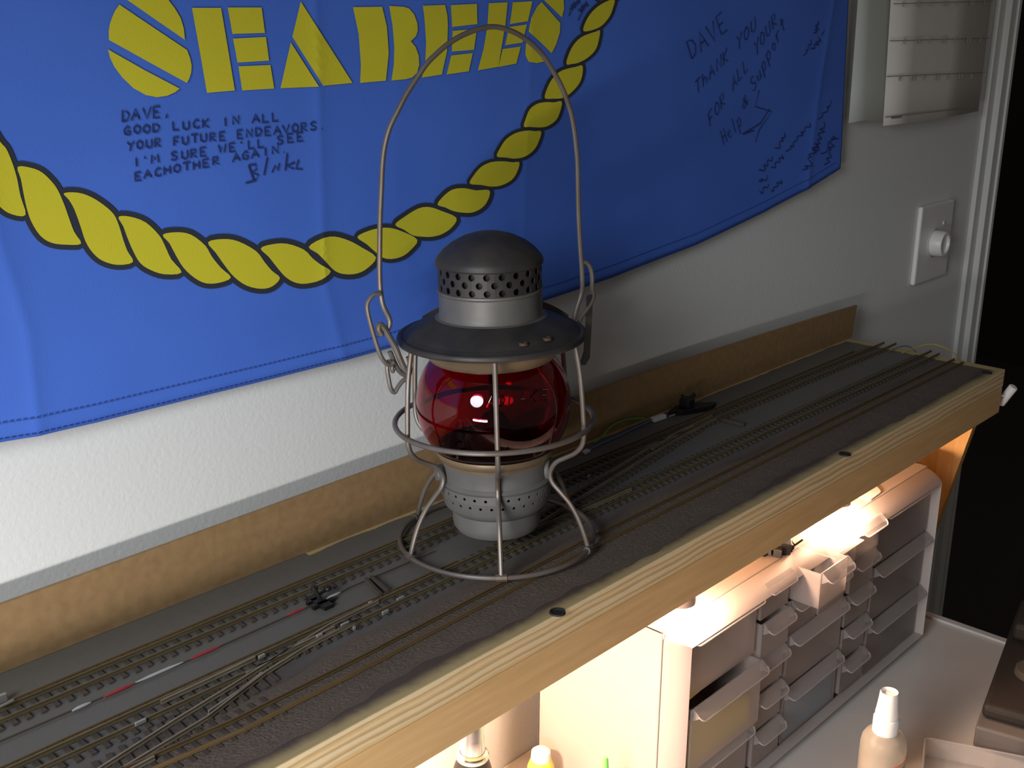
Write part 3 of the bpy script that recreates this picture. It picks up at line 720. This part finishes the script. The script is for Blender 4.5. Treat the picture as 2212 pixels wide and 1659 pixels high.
# globe: a closed glass shell
GO = [(.0405, .0785), (.0440, .0815), (.0500, .0880), (.0555, .0970), (.0585, .1070), (.0597, .1180), (.0588, .1290), (.0560, .1390), (.0520, .1470), (.0480, .1530), (.0450, .1575), (.0435, .1610)]
go = [(p.x, p.y) for p in spline([Vector((a, b, 0)) for a, b in GO], 3)]
gi = [(r-.0024, z) for r, z in go][::-1]
lpart(MB().lathe(go+gi, 96, close=True), 'globe', 'glass', angle=60, label='ruby red glass globe')
def on_globe(px, py):
    o = LI @ CAM; dd = (LI.to_3x3() @ ray(px, py)).normalized()
    t = .3
    while t < 1.4:
        p = o+dd*t; r = math.hypot(p.x, p.y)
        if .085 < p.z < .155:
            for (ra, za), (rb, zb) in zip(go, go[1:]):
                if za <= p.z <= zb and r <= ra+(rb-ra)*(p.z-za)/(zb-za): return p-dd*.0002
        t += .0005
    return None
gl = MB()
for i, ch in enumerate('ADLAKE'):
    for st in FONT[ch]:
        pts = [on_globe(1052+i*23+u*15+v*2, 880-i*3.2-v*24) for u, v in st]
        if all(pts): gl.tube(pts, .0007, 5)
lpart(gl, 'embossed_lettering', 'glass')
# burner inside the globe
bn = MB(); bn.lathe([(.030, .078), (.030, .083), (.020, .088), (.015, .096), (.011, .104), (.008, .108), (0, .109)], 32); lpart(bn, 'burner', 'blackm')
# pot
lpart(MB().lathe([(.0410, .0790), (.0440, .0828), (.0468, .0835), (.0472, .0815), (.0462, .0785), (.0440, .0765), (.0436, .0745), (.040, .076)], 80), 'pot_collar', 'brass', label='brassy collar that seats the globe')
lpart(MB().lathe([(.0432, .0770), (.0434, .0745), (.0428, .0730), (.0428, .0610), (.0440, .0598), (.0450, .0585), (.0444, .0572), (.0440, .0565)], 80), 'fuel_pot', 'pot')
BRF = lambda z: .0400+.0044*min(1, max(0, (z-.036)/.014))**.6
perforated(BRF, .0430, .0566, 32, 2, .0012, 'air_band', 'pot')
lpart(MB().lathe([(BRF(.0430), .0430), (BRF(.040), .0400), (BRF(.0375), .0375), (.0385, .0350), (.0362, .0330), (.0350, .0328)], 80), 'shoulder', 'pot')
lpart(MB().lathe([(.0385, .036), (.0385, .058)], 40), 'dark_band_sleeve', 'blackm')  # black backing added so the air holes read as shaded
lpart(MB().lathe([(.0352, .0335), (.0352, .0230), (.0346, .0190), (.0325, .0158), (.029, .0145), (0, .0145)], 80), 'base_cup', 'pot')
lpart(MB().lathe([(0, .0), (.0085, .0), (.0095, -.0015), (.0095, -.0035)], 28, M=Matrix.Translation((.0432*math.cos(R(-62)), .0432*math.sin(R(-62)), .0665)) @ Matrix.Rotation(R(-62), 4, 'Z') @ Matrix.Rotation(R(90), 4, 'Y') @ Matrix.Translation((0, 0, .0015))), 'filler_cap', 'pot')
lpart(MB().lathe([(0, .0), (.0060, .0), (.0066, -.0015), (.0066, -.006)], 20, M=Matrix.Translation((.0445*math.cos(R(150)), .0445*math.sin(R(150)), .0655)) @ Matrix.Rotation(R(150), 4, 'Z') @ Matrix.Rotation(R(90), 4, 'Y') @ Matrix.Translation((0, 0, .0035))), 'pot_lug', 'pot')
# cage
def ring(r, z, w, name, wob=0):
    pts = [(r*(1+wob*math.sin(3*a+.7))*math.cos(a), r*(1+wob*math.sin(3*a+.7))*math.sin(a), z) for a in [2*math.pi*k/96 for k in range(96)]]
    lpart(MB().tube(pts, w, 10, True), name, 'wire')
ring(.0768, .1045, .0021, 'guard_ring'); ring(.0775, .0066, .0020, 'base_ring', .008)
LP = [(.0675, .1700), (.0688, .163), (.0712, .148), (.0728, .130), (.0738, .112), (.0742, .100), (.0722, .091), (.0668, .0845), (.0585, .0795), (.0520, .0755), (.0478, .0700), (.0462, .0640), (.0482, .0575), (.0548, .0505), (.0622, .0425), (.0685, .0320), (.0730, .0210), (.0760, .0115), (.0775, .0062)]
for a in (-134.2, -70.5, -8, 46, 103.5, 163.5):
    ca, sa = math.cos(R(a)), math.sin(R(a))
    mb = MB().tube([(p.x*ca, p.x*sa, p.y) for p in spline([Vector((r, z, 0)) for r, z in LP], 4)], .00195, 9)
    ta = Vector((-sa, ca, 0)); b0 = Vector((.0775*ca, .0775*sa, .0068))
    mb.tube([b0-ta*.0042, b0, b0+ta*.0042], .0030, 8)
    lpart(mb, 'cage_leg', 'wire')
# bail and its hardware, bent in one upright plane through the lantern's axis
PHI = R(-20); pn = Vector((-math.sin(PHI), math.cos(PHI), 0)); p0 = Vector((CX-.0035, CY+.0035, .2))
def bt(pts): return [LI @ at_plane(x, y, p0, pn) for x, y in pts]
BAIL = [(838, 712), (842, 698), (839, 684), (829, 664), (823, 640), (820, 600), (820, 540), (821, 470), (824, 400), (826, 355), (831, 315), (842, 275), (860, 238), (877, 205), (902, 166), (922, 137), (943, 116), (965, 97), (993, 79), (1026, 65), (1058, 58), (1082, 60), (1104, 67), (1126, 78), (1148, 94), (1171, 117), (1193, 150), (1215, 191), (1232, 238), (1240, 277), (1245, 319), (1248, 360), (1250, 460), (1254, 540), (1257, 580), (1258, 620), (1255, 640), (1247, 665), (1241, 690)]
lpart(MB().tube(spline(bt(BAIL), 4), .0019, 9), 'bail_handle', 'wire', label='tall arched wire carrying handle')
def offs(pts, dv): return [p+Vector((dv*pn.x, dv*pn.y, 0)) for p in pts]
cl = spline(bt([(819, 633), (806, 634), (796, 643), (790, 656), (791, 672), (797, 697), (805, 725), (813, 750), (821, 770), (831, 783), (840, 786), (848, 780)]), 4)
lpart(MB().tube(offs(cl, -.003), .0017, 8), 'clasp_wire', 'wire')
cl = spline(bt([(850, 802), (846, 798), (845, 786), (838, 780), (835, 792), (838, 815), (843, 838), (851, 847), (858, 836), (868, 823), (880, 814), (885, 800), (884, 784), (880, 770)]), 4)
lpart(MB().tube(offs(cl, -.001), .0017, 8), 'clasp_hook', 'wire')
cl = spline(bt([(822, 722), (815, 708), (820, 700), (830, 712), (842, 732), (852, 750), (861, 772), (871, 794), (879, 802)]), 4)
lpart(MB().tube(offs(cl, -.002), .0023, 8), 'bail_ear', 'wire')
cl = spline(bt([(843, 760), (848, 772), (856, 790), (866, 805), (878, 812)]), 4)
lpart(MB().tube(offs(cl, .001), .0019, 8), 'bail_ear', 'wire')
cl = spline(bt([(1259, 566), (1267, 567), (1275, 578), (1279, 598), (1279, 622), (1282, 638), (1278, 652), (1268, 668), (1256, 684), (1250, 700)]), 4)
lpart(MB().tube(cl, .0018, 8), 'bail_ear', 'wire')
pl = bt([(1268, 640), (1280, 636), (1277, 700), (1273, 772), (1264, 788), (1254, 788), (1262, 760), (1266, 700)])
lpart(MB().prism(offs(pl, -.001), pn*.0022), 'hinge_plate', 'steel', False)
# rear shield strip rising behind the brim
hs = MB(); 
for k in range(36):
    a0, a1 = R(-14+k*3.0), R(-11+k*3.0); h0, h1 = (.0110*math.sin(math.pi*u/36) for u in (k, k+1))
    hs.quad([(.0716*math.cos(a0), .0716*math.sin(a0), .1728), (.0716*math.cos(a1), .0716*math.sin(a1), .1728), (.0720*math.cos(a1), .0720*math.sin(a1), .1760+h1), (.0720*math.cos(a0), .0720*math.sin(a0), .1760+h0)])
bmesh.ops.remove_doubles(hs.bm, verts=hs.bm.verts, dist=1e-5)
lpart(hs, 'rear_strip', 'brass')

# ------------------------------------------------------------------ wall things on the right
cal = empty('wall_calendar', (1.17, 0, .28)); tag(cal, 'paper wall calendar hanging beside the door casing at upper right', 'calendar')
def curl_page(pts_bottom, pts_top, name, m):
    bm = bmesh.new(); rows = []
    for j in range(9):
        v = j/8; rows.append([bm.verts.new(Vector(a).lerp(Vector(b), v)) for a, b in zip(pts_bottom, pts_top)])
    for a, b in zip(rows, rows[1:]):
        for i in range(len(a)-1): bm.faces.new((a[i], a[i+1], b[i+1], b[i]))
    mb = MB(); mb.bm.free(); mb.bm = bm
    o = mb.build(name, m, smooth=True, angle=180); s = o.modifiers.new('s', 'SOLIDIFY'); s.thickness = .0004
    return put(o, cal)
cb = [at(1908, 272, 1, .000), at(1960, 266, 1, .001), at(2040, 255, 1, .003), at(2113, 240, 1, .006)]
ct = [Vector((1.006, .004, .62)), Vector((1.10, .005, .62)), Vector((1.22, .006, .62)), Vector((1.352, .007, .62))]
curl_page(cb, ct, 'page', M['paper'])
cb2 = [Vector((.955, .012, .283)), Vector((.985, .006, .285)), Vector((1.02, .004, .282)), Vector((1.06, .006, .281))]
ct2 = [Vector((.952, .016, .62)), Vector((.970, .016, .62)), Vector((1.0, .014, .62)), Vector((1.06, .012, .62))]
o = curl_page(cb2, ct2, 'back_page', M['paper2'])
gr = MB()
for (xa, ya), (xb, yb) in (((1922, 88), (2138, 82)), ((1915, 165), (2128, 156)), ((1930, 8), (2146, 2)), ((1912, 253), (2105, 232))):
    gr.tube([at(xa+(xb-xa)*k/6, ya+(yb-ya)*k/6, 1, -.0010+.006*(k/6)**2) for k in range(7)], .0005, 4)
for ry, x0, x1 in ((12, 1950, 2140), (92, 1952, 2130), (172, 1942, 2110)):
    for k in range(7):
        x = x0+(x1-x0)*k/6.5; c = at(x, ry+(3-k)*.6, 1, -.0010+.0055*(k/6)**2)
        gr.tube([c, c+Vector((.001, -.0002, .006))], .0010, 4); 
        if k % 2: gr.tube([c+Vector((.008, 0, 0)), c+Vector((.009, -.0002, .006))], .0010, 4)
c = at(1925, 255, 1, -.001); gr.tube([c, c+Vector((.03, 0, .0)) ], .0009, 4)
put(gr.build('grid_print', M['print']), cal)

dm = empty('dimmer_switch', (1.262, YW, .094)); tag(dm, 'white wall dimmer switch plate with a round knob right of the flag', 'switch')
put(MB().box((1.212, YW-.0075, .034), (1.326, YW-.0001, .150)).build('wall_plate', M['white'], bevel=.003), dm)
KM = Matrix.Translation((1.262, YW-.0075, .092)) @ Matrix.Rotation(R(90), 4, 'X')
put(MB().lathe([(0, .0150), (.0125, .0155), (.0140, .0195), (.0170, .0195), (.0185, .017), (.0195, .0)], 40, M=KM).build('knob', M['white'], smooth=True), dm)
put(MB().lathe([(.0212, .0), (.0222, .0012), (.0206, .0022)], 32, M=KM).build('knob_collar', M['trim'], smooth=True), dm)
put(MB().lathe([(0, .0022), (.0026, .0018), (.0032, 0)], 16, M=Matrix.Translation((1.293, YW-.0073, .118)) @ Matrix.Rotation(R(90), 4, 'X')).build('screw_point', M['trim'], smooth=True), dm)

# white peg at the shelf's right end
pg = empty('end_peg', (XE, -.200, -.035)); tag(pg, 'white cylindrical peg on a pin at the right end of the shelf', 'peg')
a, b = at(2186, 840, 0, 1.012), at(2160, 872, 0, 1.012); a = a+(a-b)*.15
put(MB().tube([a, a+(b-a)*.04, a+(b-a)*.96, b], [.0045, .0056, .0056, .0045], 24).build('sleeve', M['white'], smooth=True), pg)
put(MB().tube([Vector((XE-.002, (a.y+b.y)/2, (a.z+b.z)/2+.004)), (a+b)/2], .0014, 8).build('pin', M['chrome']), pg)

# ------------------------------------------------------------------ under the shelf
ZD = -.338
dk = empty('workbench', (.2, -.25, ZD)); tag(dk, 'white laminate workbench below the shelf', 'desk')
put(MB().box((-.9, -.62, ZD-.03), (.957, YW-.001, ZD)).build('bench_top', M['desk'], bevel=.0015), dk)
put(MB().box((.946, -.62, ZD), (.957, YW-.001, ZD+.0035)).build('edge_strip', M['desk'], bevel=.001), dk)
for x in (-.85, .90):
    for y in (-.57, -.03): put(MB().box((x-.02, y-.02, ZF), (x+.02, y+.02, ZD-.0302)).build('leg', M['trim']), dk)

# drawer cabinet
X0, X1, ZT, ZB, YC = .3425, .8885, -.1085, ZD+.0005, -.180
ca = empty('drawer_cabinet', ((X0+X1)/2, -.1, ZB)); tag(ca, 'grey plastic cabinet of small clear drawers on the bench under the shelf', 'cabinet')
sh_ = MB()
sh_.box((X0, -.1665, ZB), (X0+.004, -.022, ZT)); sh_.box((X1-.004, -.1665, ZB), (X1, -.022, ZT))
sh_.box((X0, -.1665, ZT-.004), (X1, -.022, ZT)); sh_.box((X0, -.1665, ZB), (X1, -.022, ZB+.004)); sh_.box((X0, -.026, ZB), (X1, -.022, ZT))
put(sh_.build('shell', M['case'], bevel=.0015), ca)
# rounded front bezel: swept frame profile
def bezel():
    prof = [(0, -.1678), (-.0006, -.1705), (-.0026, -.1758), (-.0056, -.1815), (-.0092, -.1868), (-.0124, -.1896), (-.0128, -.1880), (-.0128, -.1770)]   # (inset from the outside, y)
    rad = .012; corners = [(X0, ZB, 1, 1), (X1, ZB, -1, 1), (X1, ZT, -1, -1), (X0, ZT, 1, -1)]
    bm = bmesh.new(); loops = []
    for ins, y in prof:
        ins = -ins; loop = []
        for (x, z, sx_, sz), st in zip(corners, (180, 270, 0, 90)):
            cx_, cz_ = x+sx_*rad, z+sz*rad; rr = max(.0006, rad-ins)
            for k in range(7):
                a = R(st+k*15); loop.append(bm.verts.new((cx_+rr*math.cos(a) if rad >= ins else x+sx_*ins, y, cz_+rr*math.sin(a) if rad >= ins else z+sz*ins)))
        loops.append(loop)
    n = len(loops[0])
    for a, b in zip(loops, loops[1:]):
        for i in range(n): bm.faces.new((a[i], a[(i+1) % n], b[(i+1) % n], b[i]))
    mb = MB(); mb.bm.free(); mb.bm = bm
    put(mb.build('front_bezel', M['case'], smooth=True, angle=40), ca)
bezel()
cols = [(.3600, .4805), (.4865, .5405), (.5465, .6645), (.6705, .7270), (.7330, .8730)]
ZTOP, ZBOT = -.1205, ZB+.008
dv = MB()
for a, b in zip(cols, cols[1:]): dv.box((a[1], -.172, ZB+.004), (b[0], -.026, ZT-.004))
dv.box((X0+.004, -.172, ZB+.004), (cols[0][0], -.026, ZT-.004)); dv.box((cols[-1][1], -.172, ZB+.004), (X1-.004, -.026, ZT-.004))
put(dv.build('divider', M['inner']), ca)
def drawer(x0, x1, zt, zb, pull):
    yf = -.1795-pull; th = .0012; g = .0012; yb = yf+.140
    x0 += g; x1 -= g
    d = MB()
    d.box((x0, yf, zb), (x1, yf+th, zt)); d.box((x0, yf+th, zb), (x0+th, yb, zt-.001)); d.box((x1-th, yf+th, zb), (x1, yb, zt-.001)); d.box((x0+th, yf+th, zb), (x1-th, yb, zb+th)); d.box((x0+th, yb-th, zb+th), (x1-th, yb, zt-.006))
    dr = put(d.build('drawer', M['drawer']), ca)
    # sloping lip with rounded outer corners
    L_, s = .0140, Vector((0, -.76, -.65)); w = x1-x0-.002; rad = .006; pts = [(0, 0), (0, L_-rad)]
    for k in range(1, 6): a = R(180+18*k-0); pts.append((rad+rad*math.cos(R(180-18*k)), L_-rad+rad*math.sin(R(18*k))))
    pts += [(w-u, v) for u, v in pts[::-1]]
    base = Vector((x0+.001, yf, zt))
    P = [base+Vector((u, 0, 0))+s*v for u, v in pts]
    nrm = Vector((0, -.65, .76))
    lp = MB().prism(P, nrm*.0012)
    for uu in (0.0005, w-.0017):   # end gussets
        A = base+Vector((uu, 0, 0)); lp.prism([A, A+s*(L_-.004), A+Vector((0, 0, -.012))], (.0012, 0, 0))
    o = lp.build('drawer_lip', M['lip']); o.parent = dr
    rb = MB().tube([q_+nrm*.0006 for q_ in P[1:-1]], .0008, 6).build('lip_rim', M['rim']); rb.parent = dr
    return dr
def rows(n, z0=ZTOP, z1=ZBOT): return [(z0+(z1-z0)*k/n+0.0, z0+(z1-z0)*(k+1)/n+.0025) for k in range(n)]
zs5 = [(-.1135-.0415*k, -.1135-.0415*(k+1)+.003) for k in range(5)]
zs3 = [(-.1145-.0715*k, -.1145-.0715*(k+1)+.003) for k in range(3)]
rl = MB()
for ci in (0, 4):
    for k in range(1, 3): rl.box((cols[ci][0], -.170, zs3[k][0]), (cols[ci][1], -.03, zs3[k-1][1]))
for ci in (1, 3):
    for k in range(1, 5): rl.box((cols[ci][0], -.170, zs5[k][0]), (cols[ci][1], -.03, zs5[k-1][1]))
zm = [zs5[0], zs5[1], (-.1940, -.2545), (-.2575, -.3205)]
for k in range(1, 4): rl.box((cols[2][0], -.170, zm[k][0]), (cols[2][1], -.03, zm[k-1][1]))
rl.box((.6042, -.172, zm[1][1]), (.6062, -.03, zm[0][0]))
put(rl.build('runner', M['inner']), ca)
for k, (a, b) in enumerate(zs3): drawer(*cols[0], a, b, .010 if k == 1 else 0)
for k, (a, b) in enumerate(zs5): drawer(*cols[1], a, b, (0, .003, 0, .001, .002)[k])
for k in range(2):
    drawer(cols[2][0], .6042, *zm[k], (.029, -.001)[k]); drawer(.6062, cols[2][1], *zm[k], 0)
for k in (2, 3): drawer(*cols[2], *zm[k], 0)
for k, (a, b) in enumerate(zs5): drawer(*cols[3], a, b, (.005, .002, 0, -.0, .002)[k])
for a, b in zs3: drawer(*cols[4], a, b, 0)
# things in the drawers
def loose(mb, name, m, label, cat, **k): return tag(mb.build(name, M[m], **k), label, cat)
loose(MB().prism([Vector((.366, -.184, -.2520)), Vector((.470, -.184, -.2520)), Vector((.470, -.184, -.225)), Vector((.440, -.184, -.214)), Vector((.366, -.184, -.205))], (0, .004, 0)), 'note_sheet', 'notes', 'yellow paper filling the open lower left drawer of the cabinet', 'paper')
loose(MB().prism([Vector((.372, -.176, -.189)), Vector((.430, -.172, -.1895)), Vector((.447, -.150, -.1880)), Vector((.400, -.150, -.189))], (0, 0, .0008)), 'note_slip', 'notes', 'narrow yellow slip sticking up from the open drawer', 'paper')
loose(MB().box((.556, -.1780, -.319), (.658, -.1770, -.268)), 'blue_card', 'blue', 'pale blue card behind the lowest middle drawer front', 'card')
loose(MB().box((.770, -.170, -.319), (.783, -.155, -.300)), 'red_part', 'redp', 'small red part in the lowest right drawer', 'part', bevel=.001)
loose(MB().box((.748, -.170, -.2545), (.760, -.155, -.2350)), 'red_part', 'redp', 'small red part in the middle right drawer', 'part', bevel=.001)

# on top of the cabinet
loose(MB().box((.572, -.210, ZT+.0022), (.6325, -.100, ZT+.0030)), 'clear_sheet', 'sheet', 'clear plastic sheet overhanging the cabinet front edge at mid length', 'plastic sheet')
def rounded(pts, r, n=5):
    out = []
    for i in range(len(pts)):
        p, a, b = Vector(pts[i]), Vector(pts[i-1]), Vector(pts[(i+1) % len(pts)])
        u, v = (a-p).normalized()*r, (b-p).normalized()*r
        for k in range(n+1):
            t = k/n; out.append((p+u)*(1-t)**2+p*2*t*(1-t)+(p+v)*t*t)
    return out
loose(MB().prism(rounded([(.735, -.1655, ZT+.0004), (.768, -.1640, ZT+.0004), (.800, -.130, ZT+.0004), (.742, -.128, ZT+.0004)], .006), (0, 0, .0016)), 'plastic_lid', 'white', 'shiny clear plastic lid with lamp glare painted white, on the cabinet top near its right end', 'lid')  # plain white stands in for lamp reflection on a shiny clear piece
jk = MB(); jc = Vector((.556, -.152, ZT))
for k in range(9):
    s = .0035+.003*random.random(); p = jc+Vector((random.uniform(-.018, .016), random.uniform(-.010, .010), s))
    jk.box((-s*1.5, -s, -s), (s*1.5, s, s), Matrix.Translation(p) @ Matrix.Rotation(random.uniform(-.8, .8), 4, 'Z') @ Matrix.Rotation(random.uniform(-.4, .4), 4, 'X'))
jk.lathe([(.0025, -.002), (.006, -.002), (.006, .002), (.0025, .002)], 16, close=True, M=Matrix.Translation(jc+Vector((-.022, .0, .0062))) @ Matrix.Rotation(R(80), 4, 'X'))
jk.tube([jc+Vector((.012, -.012, .002)), jc+Vector((.022, -.018, .009))], .0012, 6); jk.tube([jc+Vector((-.004, .006, .010)), jc+Vector((-.002, .008, .016))], .0012, 6)
loose(jk, 'model_parts', 'black', 'clump of black model train parts on the cabinet top beside the light', 'model part', bevel=.0006)

# bulbs hanging behind the front rail
def bulb(x, y, label, power):
    e = empty('under_shelf_light', (x, y, -.0217)); tag(e, label, 'lamp', 'small lights under the shelf')
    put(MB().lathe([(0, -.0217), (.0135, -.0217), (.0140, -.0300), (.0140, -.0790), (.0146, -.0800), (.0146, -.0840), (.0138, -.0845), (.0110, -.0840), (.010, -.070), (0, -.068)], 36, (x, y, 0)).build('socket', M['case'], smooth=True), e)
    put(MB().lathe([(0, -.0685), (.0075, -.0700), (.0095, -.0760), (.0080, -.0815), (0, -.0830)], 24, (x, y, 0)).build('glass_bulb', emis('bulb_glow', (1, .72, .45), 60), smooth=True), e)
    l = bpy.data.lights.new('bulb_light', 'POINT'); l.energy = power; l.color = (1, .66, .44); l.shadow_soft_size = .008
    o = bpy.data.objects.new('bulb_light', l); COL.objects.link(o); o.location = (x+.001, y-.001, -.0880)
bulb(.3596, -.1701, 'small light hanging behind the shelf front above the cabinet left corner', 3.4)
bulb(.655, -.165, 'small light hidden behind the shelf front above the cabinet middle', 3.4)

bulb(.100, -.100, 'small light hidden behind the shelf front left of the cabinet', 8)

# tools standing left of the cabinet
fx = Vector((.223, -.050, ZD))
e = empty('flashlight', fx); tag(e, 'slim chrome barrel with black flared foot below the shelf front, left of cabinet', 'tool')
MB().lathe([(0, .0), (.0175, 0), (.0185, .004), (.0185, .090), (.0165, .098), (.0135, .1060)], 36).build('grip', M['black'], e, smooth=True)
MB().lathe([(.0130, .1050), (.0145, .1065), (.0150, .1095), (.0140, .1120), (.0115, .1135)], 36).build('collar', M['chrome'], e, smooth=True)
MB().lathe([(.0112, .1130), (.0108, .128), (.0104, .129), (.0104, .175), (.0085, .180), (0, .181)], 36).build('barrel', M['chrome'], e, smooth=True)
e = empty('glue_bottle', (.314, -.052, ZD)); tag(e, 'small yellow glue bottle with white cap beside the cabinet', 'bottle')
MB().lathe([(0, 0), (.0125, 0), (.0130, .002), (.0130, .050), (.0105, .057), (.0095, .0585)], 32).build('body', M['yellowp'], e, smooth=True)
MB().lathe([(.0094, .0580), (.0098, .0600), (.0092, .0670), (.0066, .0692), (0, .0700)], 28).build('cap', M['white'], e, smooth=True)
e = empty('marker_pen', (.288, -.150, ZD)); tag(e, 'green capped pen standing upright in front of the cabinet side', 'pen')
MB().lathe([(0, 0), (.0040, 0), (.0042, .002), (.0042, .075), (.0040, .078)], 20).build('barrel', M['white'], e, smooth=True)
MB().lathe([(.0044, .0775), (.0044, .100), (.0036, .106), (.0026, .1195), (.0018, .1215), (0, .1220)], 20).build('cap', M['green'], e, smooth=True)

# spray bottle on the bench
sp = Vector((.516, -.302, ZD)); e = empty('spray_bottle', sp); tag(e, 'small frosted spray bottle with white nozzle on the bench in front of the cabinet', 'bottle')
MB().lathe([(0, 0), (.0195, 0), (.0208, .0015), (.0210, .004), (.0210, .092), (.0200, .0985), (.0172, .1035), (.0120, .1065), (.0112, .1080), (.0112, .1110)], 48).build('body', M['bottle'], e, smooth=True)
MB().lathe([(0, .002), (.0198, .002), (.0198, .080), (0, .080)], 40).build('liquid', M['liquid'], e, smooth=True)
MB().lathe([(.0118, .1060), (.0118, .1210), (.0112, .1220), (.0100, .1222)], 40).build('collar', M['white'], e, smooth=True)
TL = Matrix.Rotation(R(5), 4, 'Y')
sprayhd = MB(); sprayhd.lathe([(.0104, .1215), (.0107, .1270), (.0102, .1290), (.0088, .1420), (.0084, .1475), (.0078, .1488), (.0068, .1480), (.0062, .1462), (0, .1458)], 36)
sprayhd.build('nozzle', M['white'], e, smooth=True)
MB().lathe([(0, .0004), (.0015, .0004), (.0018, 0)], 14, M=Matrix.Translation((-.0066, -.0040, .1440)) @ Matrix.Rotation(R(-149), 4, 'Z') @ Matrix.Rotation(R(90), 4, 'Y')).build('orifice', M['trim'], e)
st = MB()
for z0, a0, a1 in ((.0800, -150, -65), (.0690, -130, -75)):
    st.tube([(.02125*math.cos(R(a0+(a1-a0)*k/10)), .02125*math.sin(R(a0+(a1-a0)*k/10)), z0+.004*k/10) for k in range(11)], .0006, 5)
st.build('label_print', mat('faded_red', (.50, .16, .12), .6), e)

# clear tray on the bench
ty = empty('clear_tray', (.70, -.36, ZD)); tag(ty, 'clear plastic tray on the bench right of the spray bottle', 'tray')
ta, tb = Vector((.656, -.289, 0)), Vector((.690, -.370, 0)); ux = (tb-ta).normalized(); uy = Vector((-.93, -.36, 0)).normalized()
tm = MB(); fr = [ta, ta+ux*.16, ta+ux*.16+uy*.12, ta+uy*.12]
tw = .0012
for i in range(4):
    a, b = fr[i], fr[(i+1) % 4]; dd = (b-a).normalized(); nn = Vector((-dd.y, dd.x, 0))*tw
    tm.prism([a+Vector((0, 0, ZD+.0004)), b+Vector((0, 0, ZD+.0004)), b+nn+Vector((0, 0, ZD+.0004)), a+nn+Vector((0, 0, ZD+.0004))], (0, 0, .022))
tm.prism([p+Vector((0, 0, ZD+.0004)) for p in fr], (0, 0, .001))
put(tm.build('tray_body', M['sheet']), ty)
rm = MB().tube(spline([p+Vector((0, 0, ZD+.0226)) for p in rounded(fr, .006)], 1, True), .0012, 6, True); put(rm.build('rim', M['sheet'], smooth=True), ty)

# dark control box at lower right
eb = empty('power_pack', (.80, -.34, ZD)); eb.rotation_euler = (0, 0, R(12)); tag(eb, 'dark controller box with round dial at the lower right corner', 'controller')
def eput(o): o.parent = eb; return o
eput(MB().box((-.088, -.040, .0012), (.21, .038, .027)).build('case', M['grey'], bevel=.003))
eput(MB().box((-.070, -.050, .027), (.21, .036, .044)).build('cover', M['blackm'], bevel=.006))
for k in range(9): eput(MB().box((-.060+k*.006, -.0425, .004), (-.0575+k*.006, -.0398, .024)).build('fin', M['lens']))
eput(MB().lathe([(0, .013), (.006, .0125), (.012, .010), (.0135, .008), (.0215, .0075), (.0225, .006), (.0235, 0)], 40, (.022, -.006, .0440)).build('dial', M['lens'], smooth=True))
eput(MB().lathe([(0, .006), (.0018, .005), (.002, 0)], 12, (.045, -.020, .0440)).build('indicator', M['redp'], smooth=True))
eput(MB().box((.09, -.06, .044), (.21, .030, .066)).build('rear_housing', M['blackm'], bevel=.006))
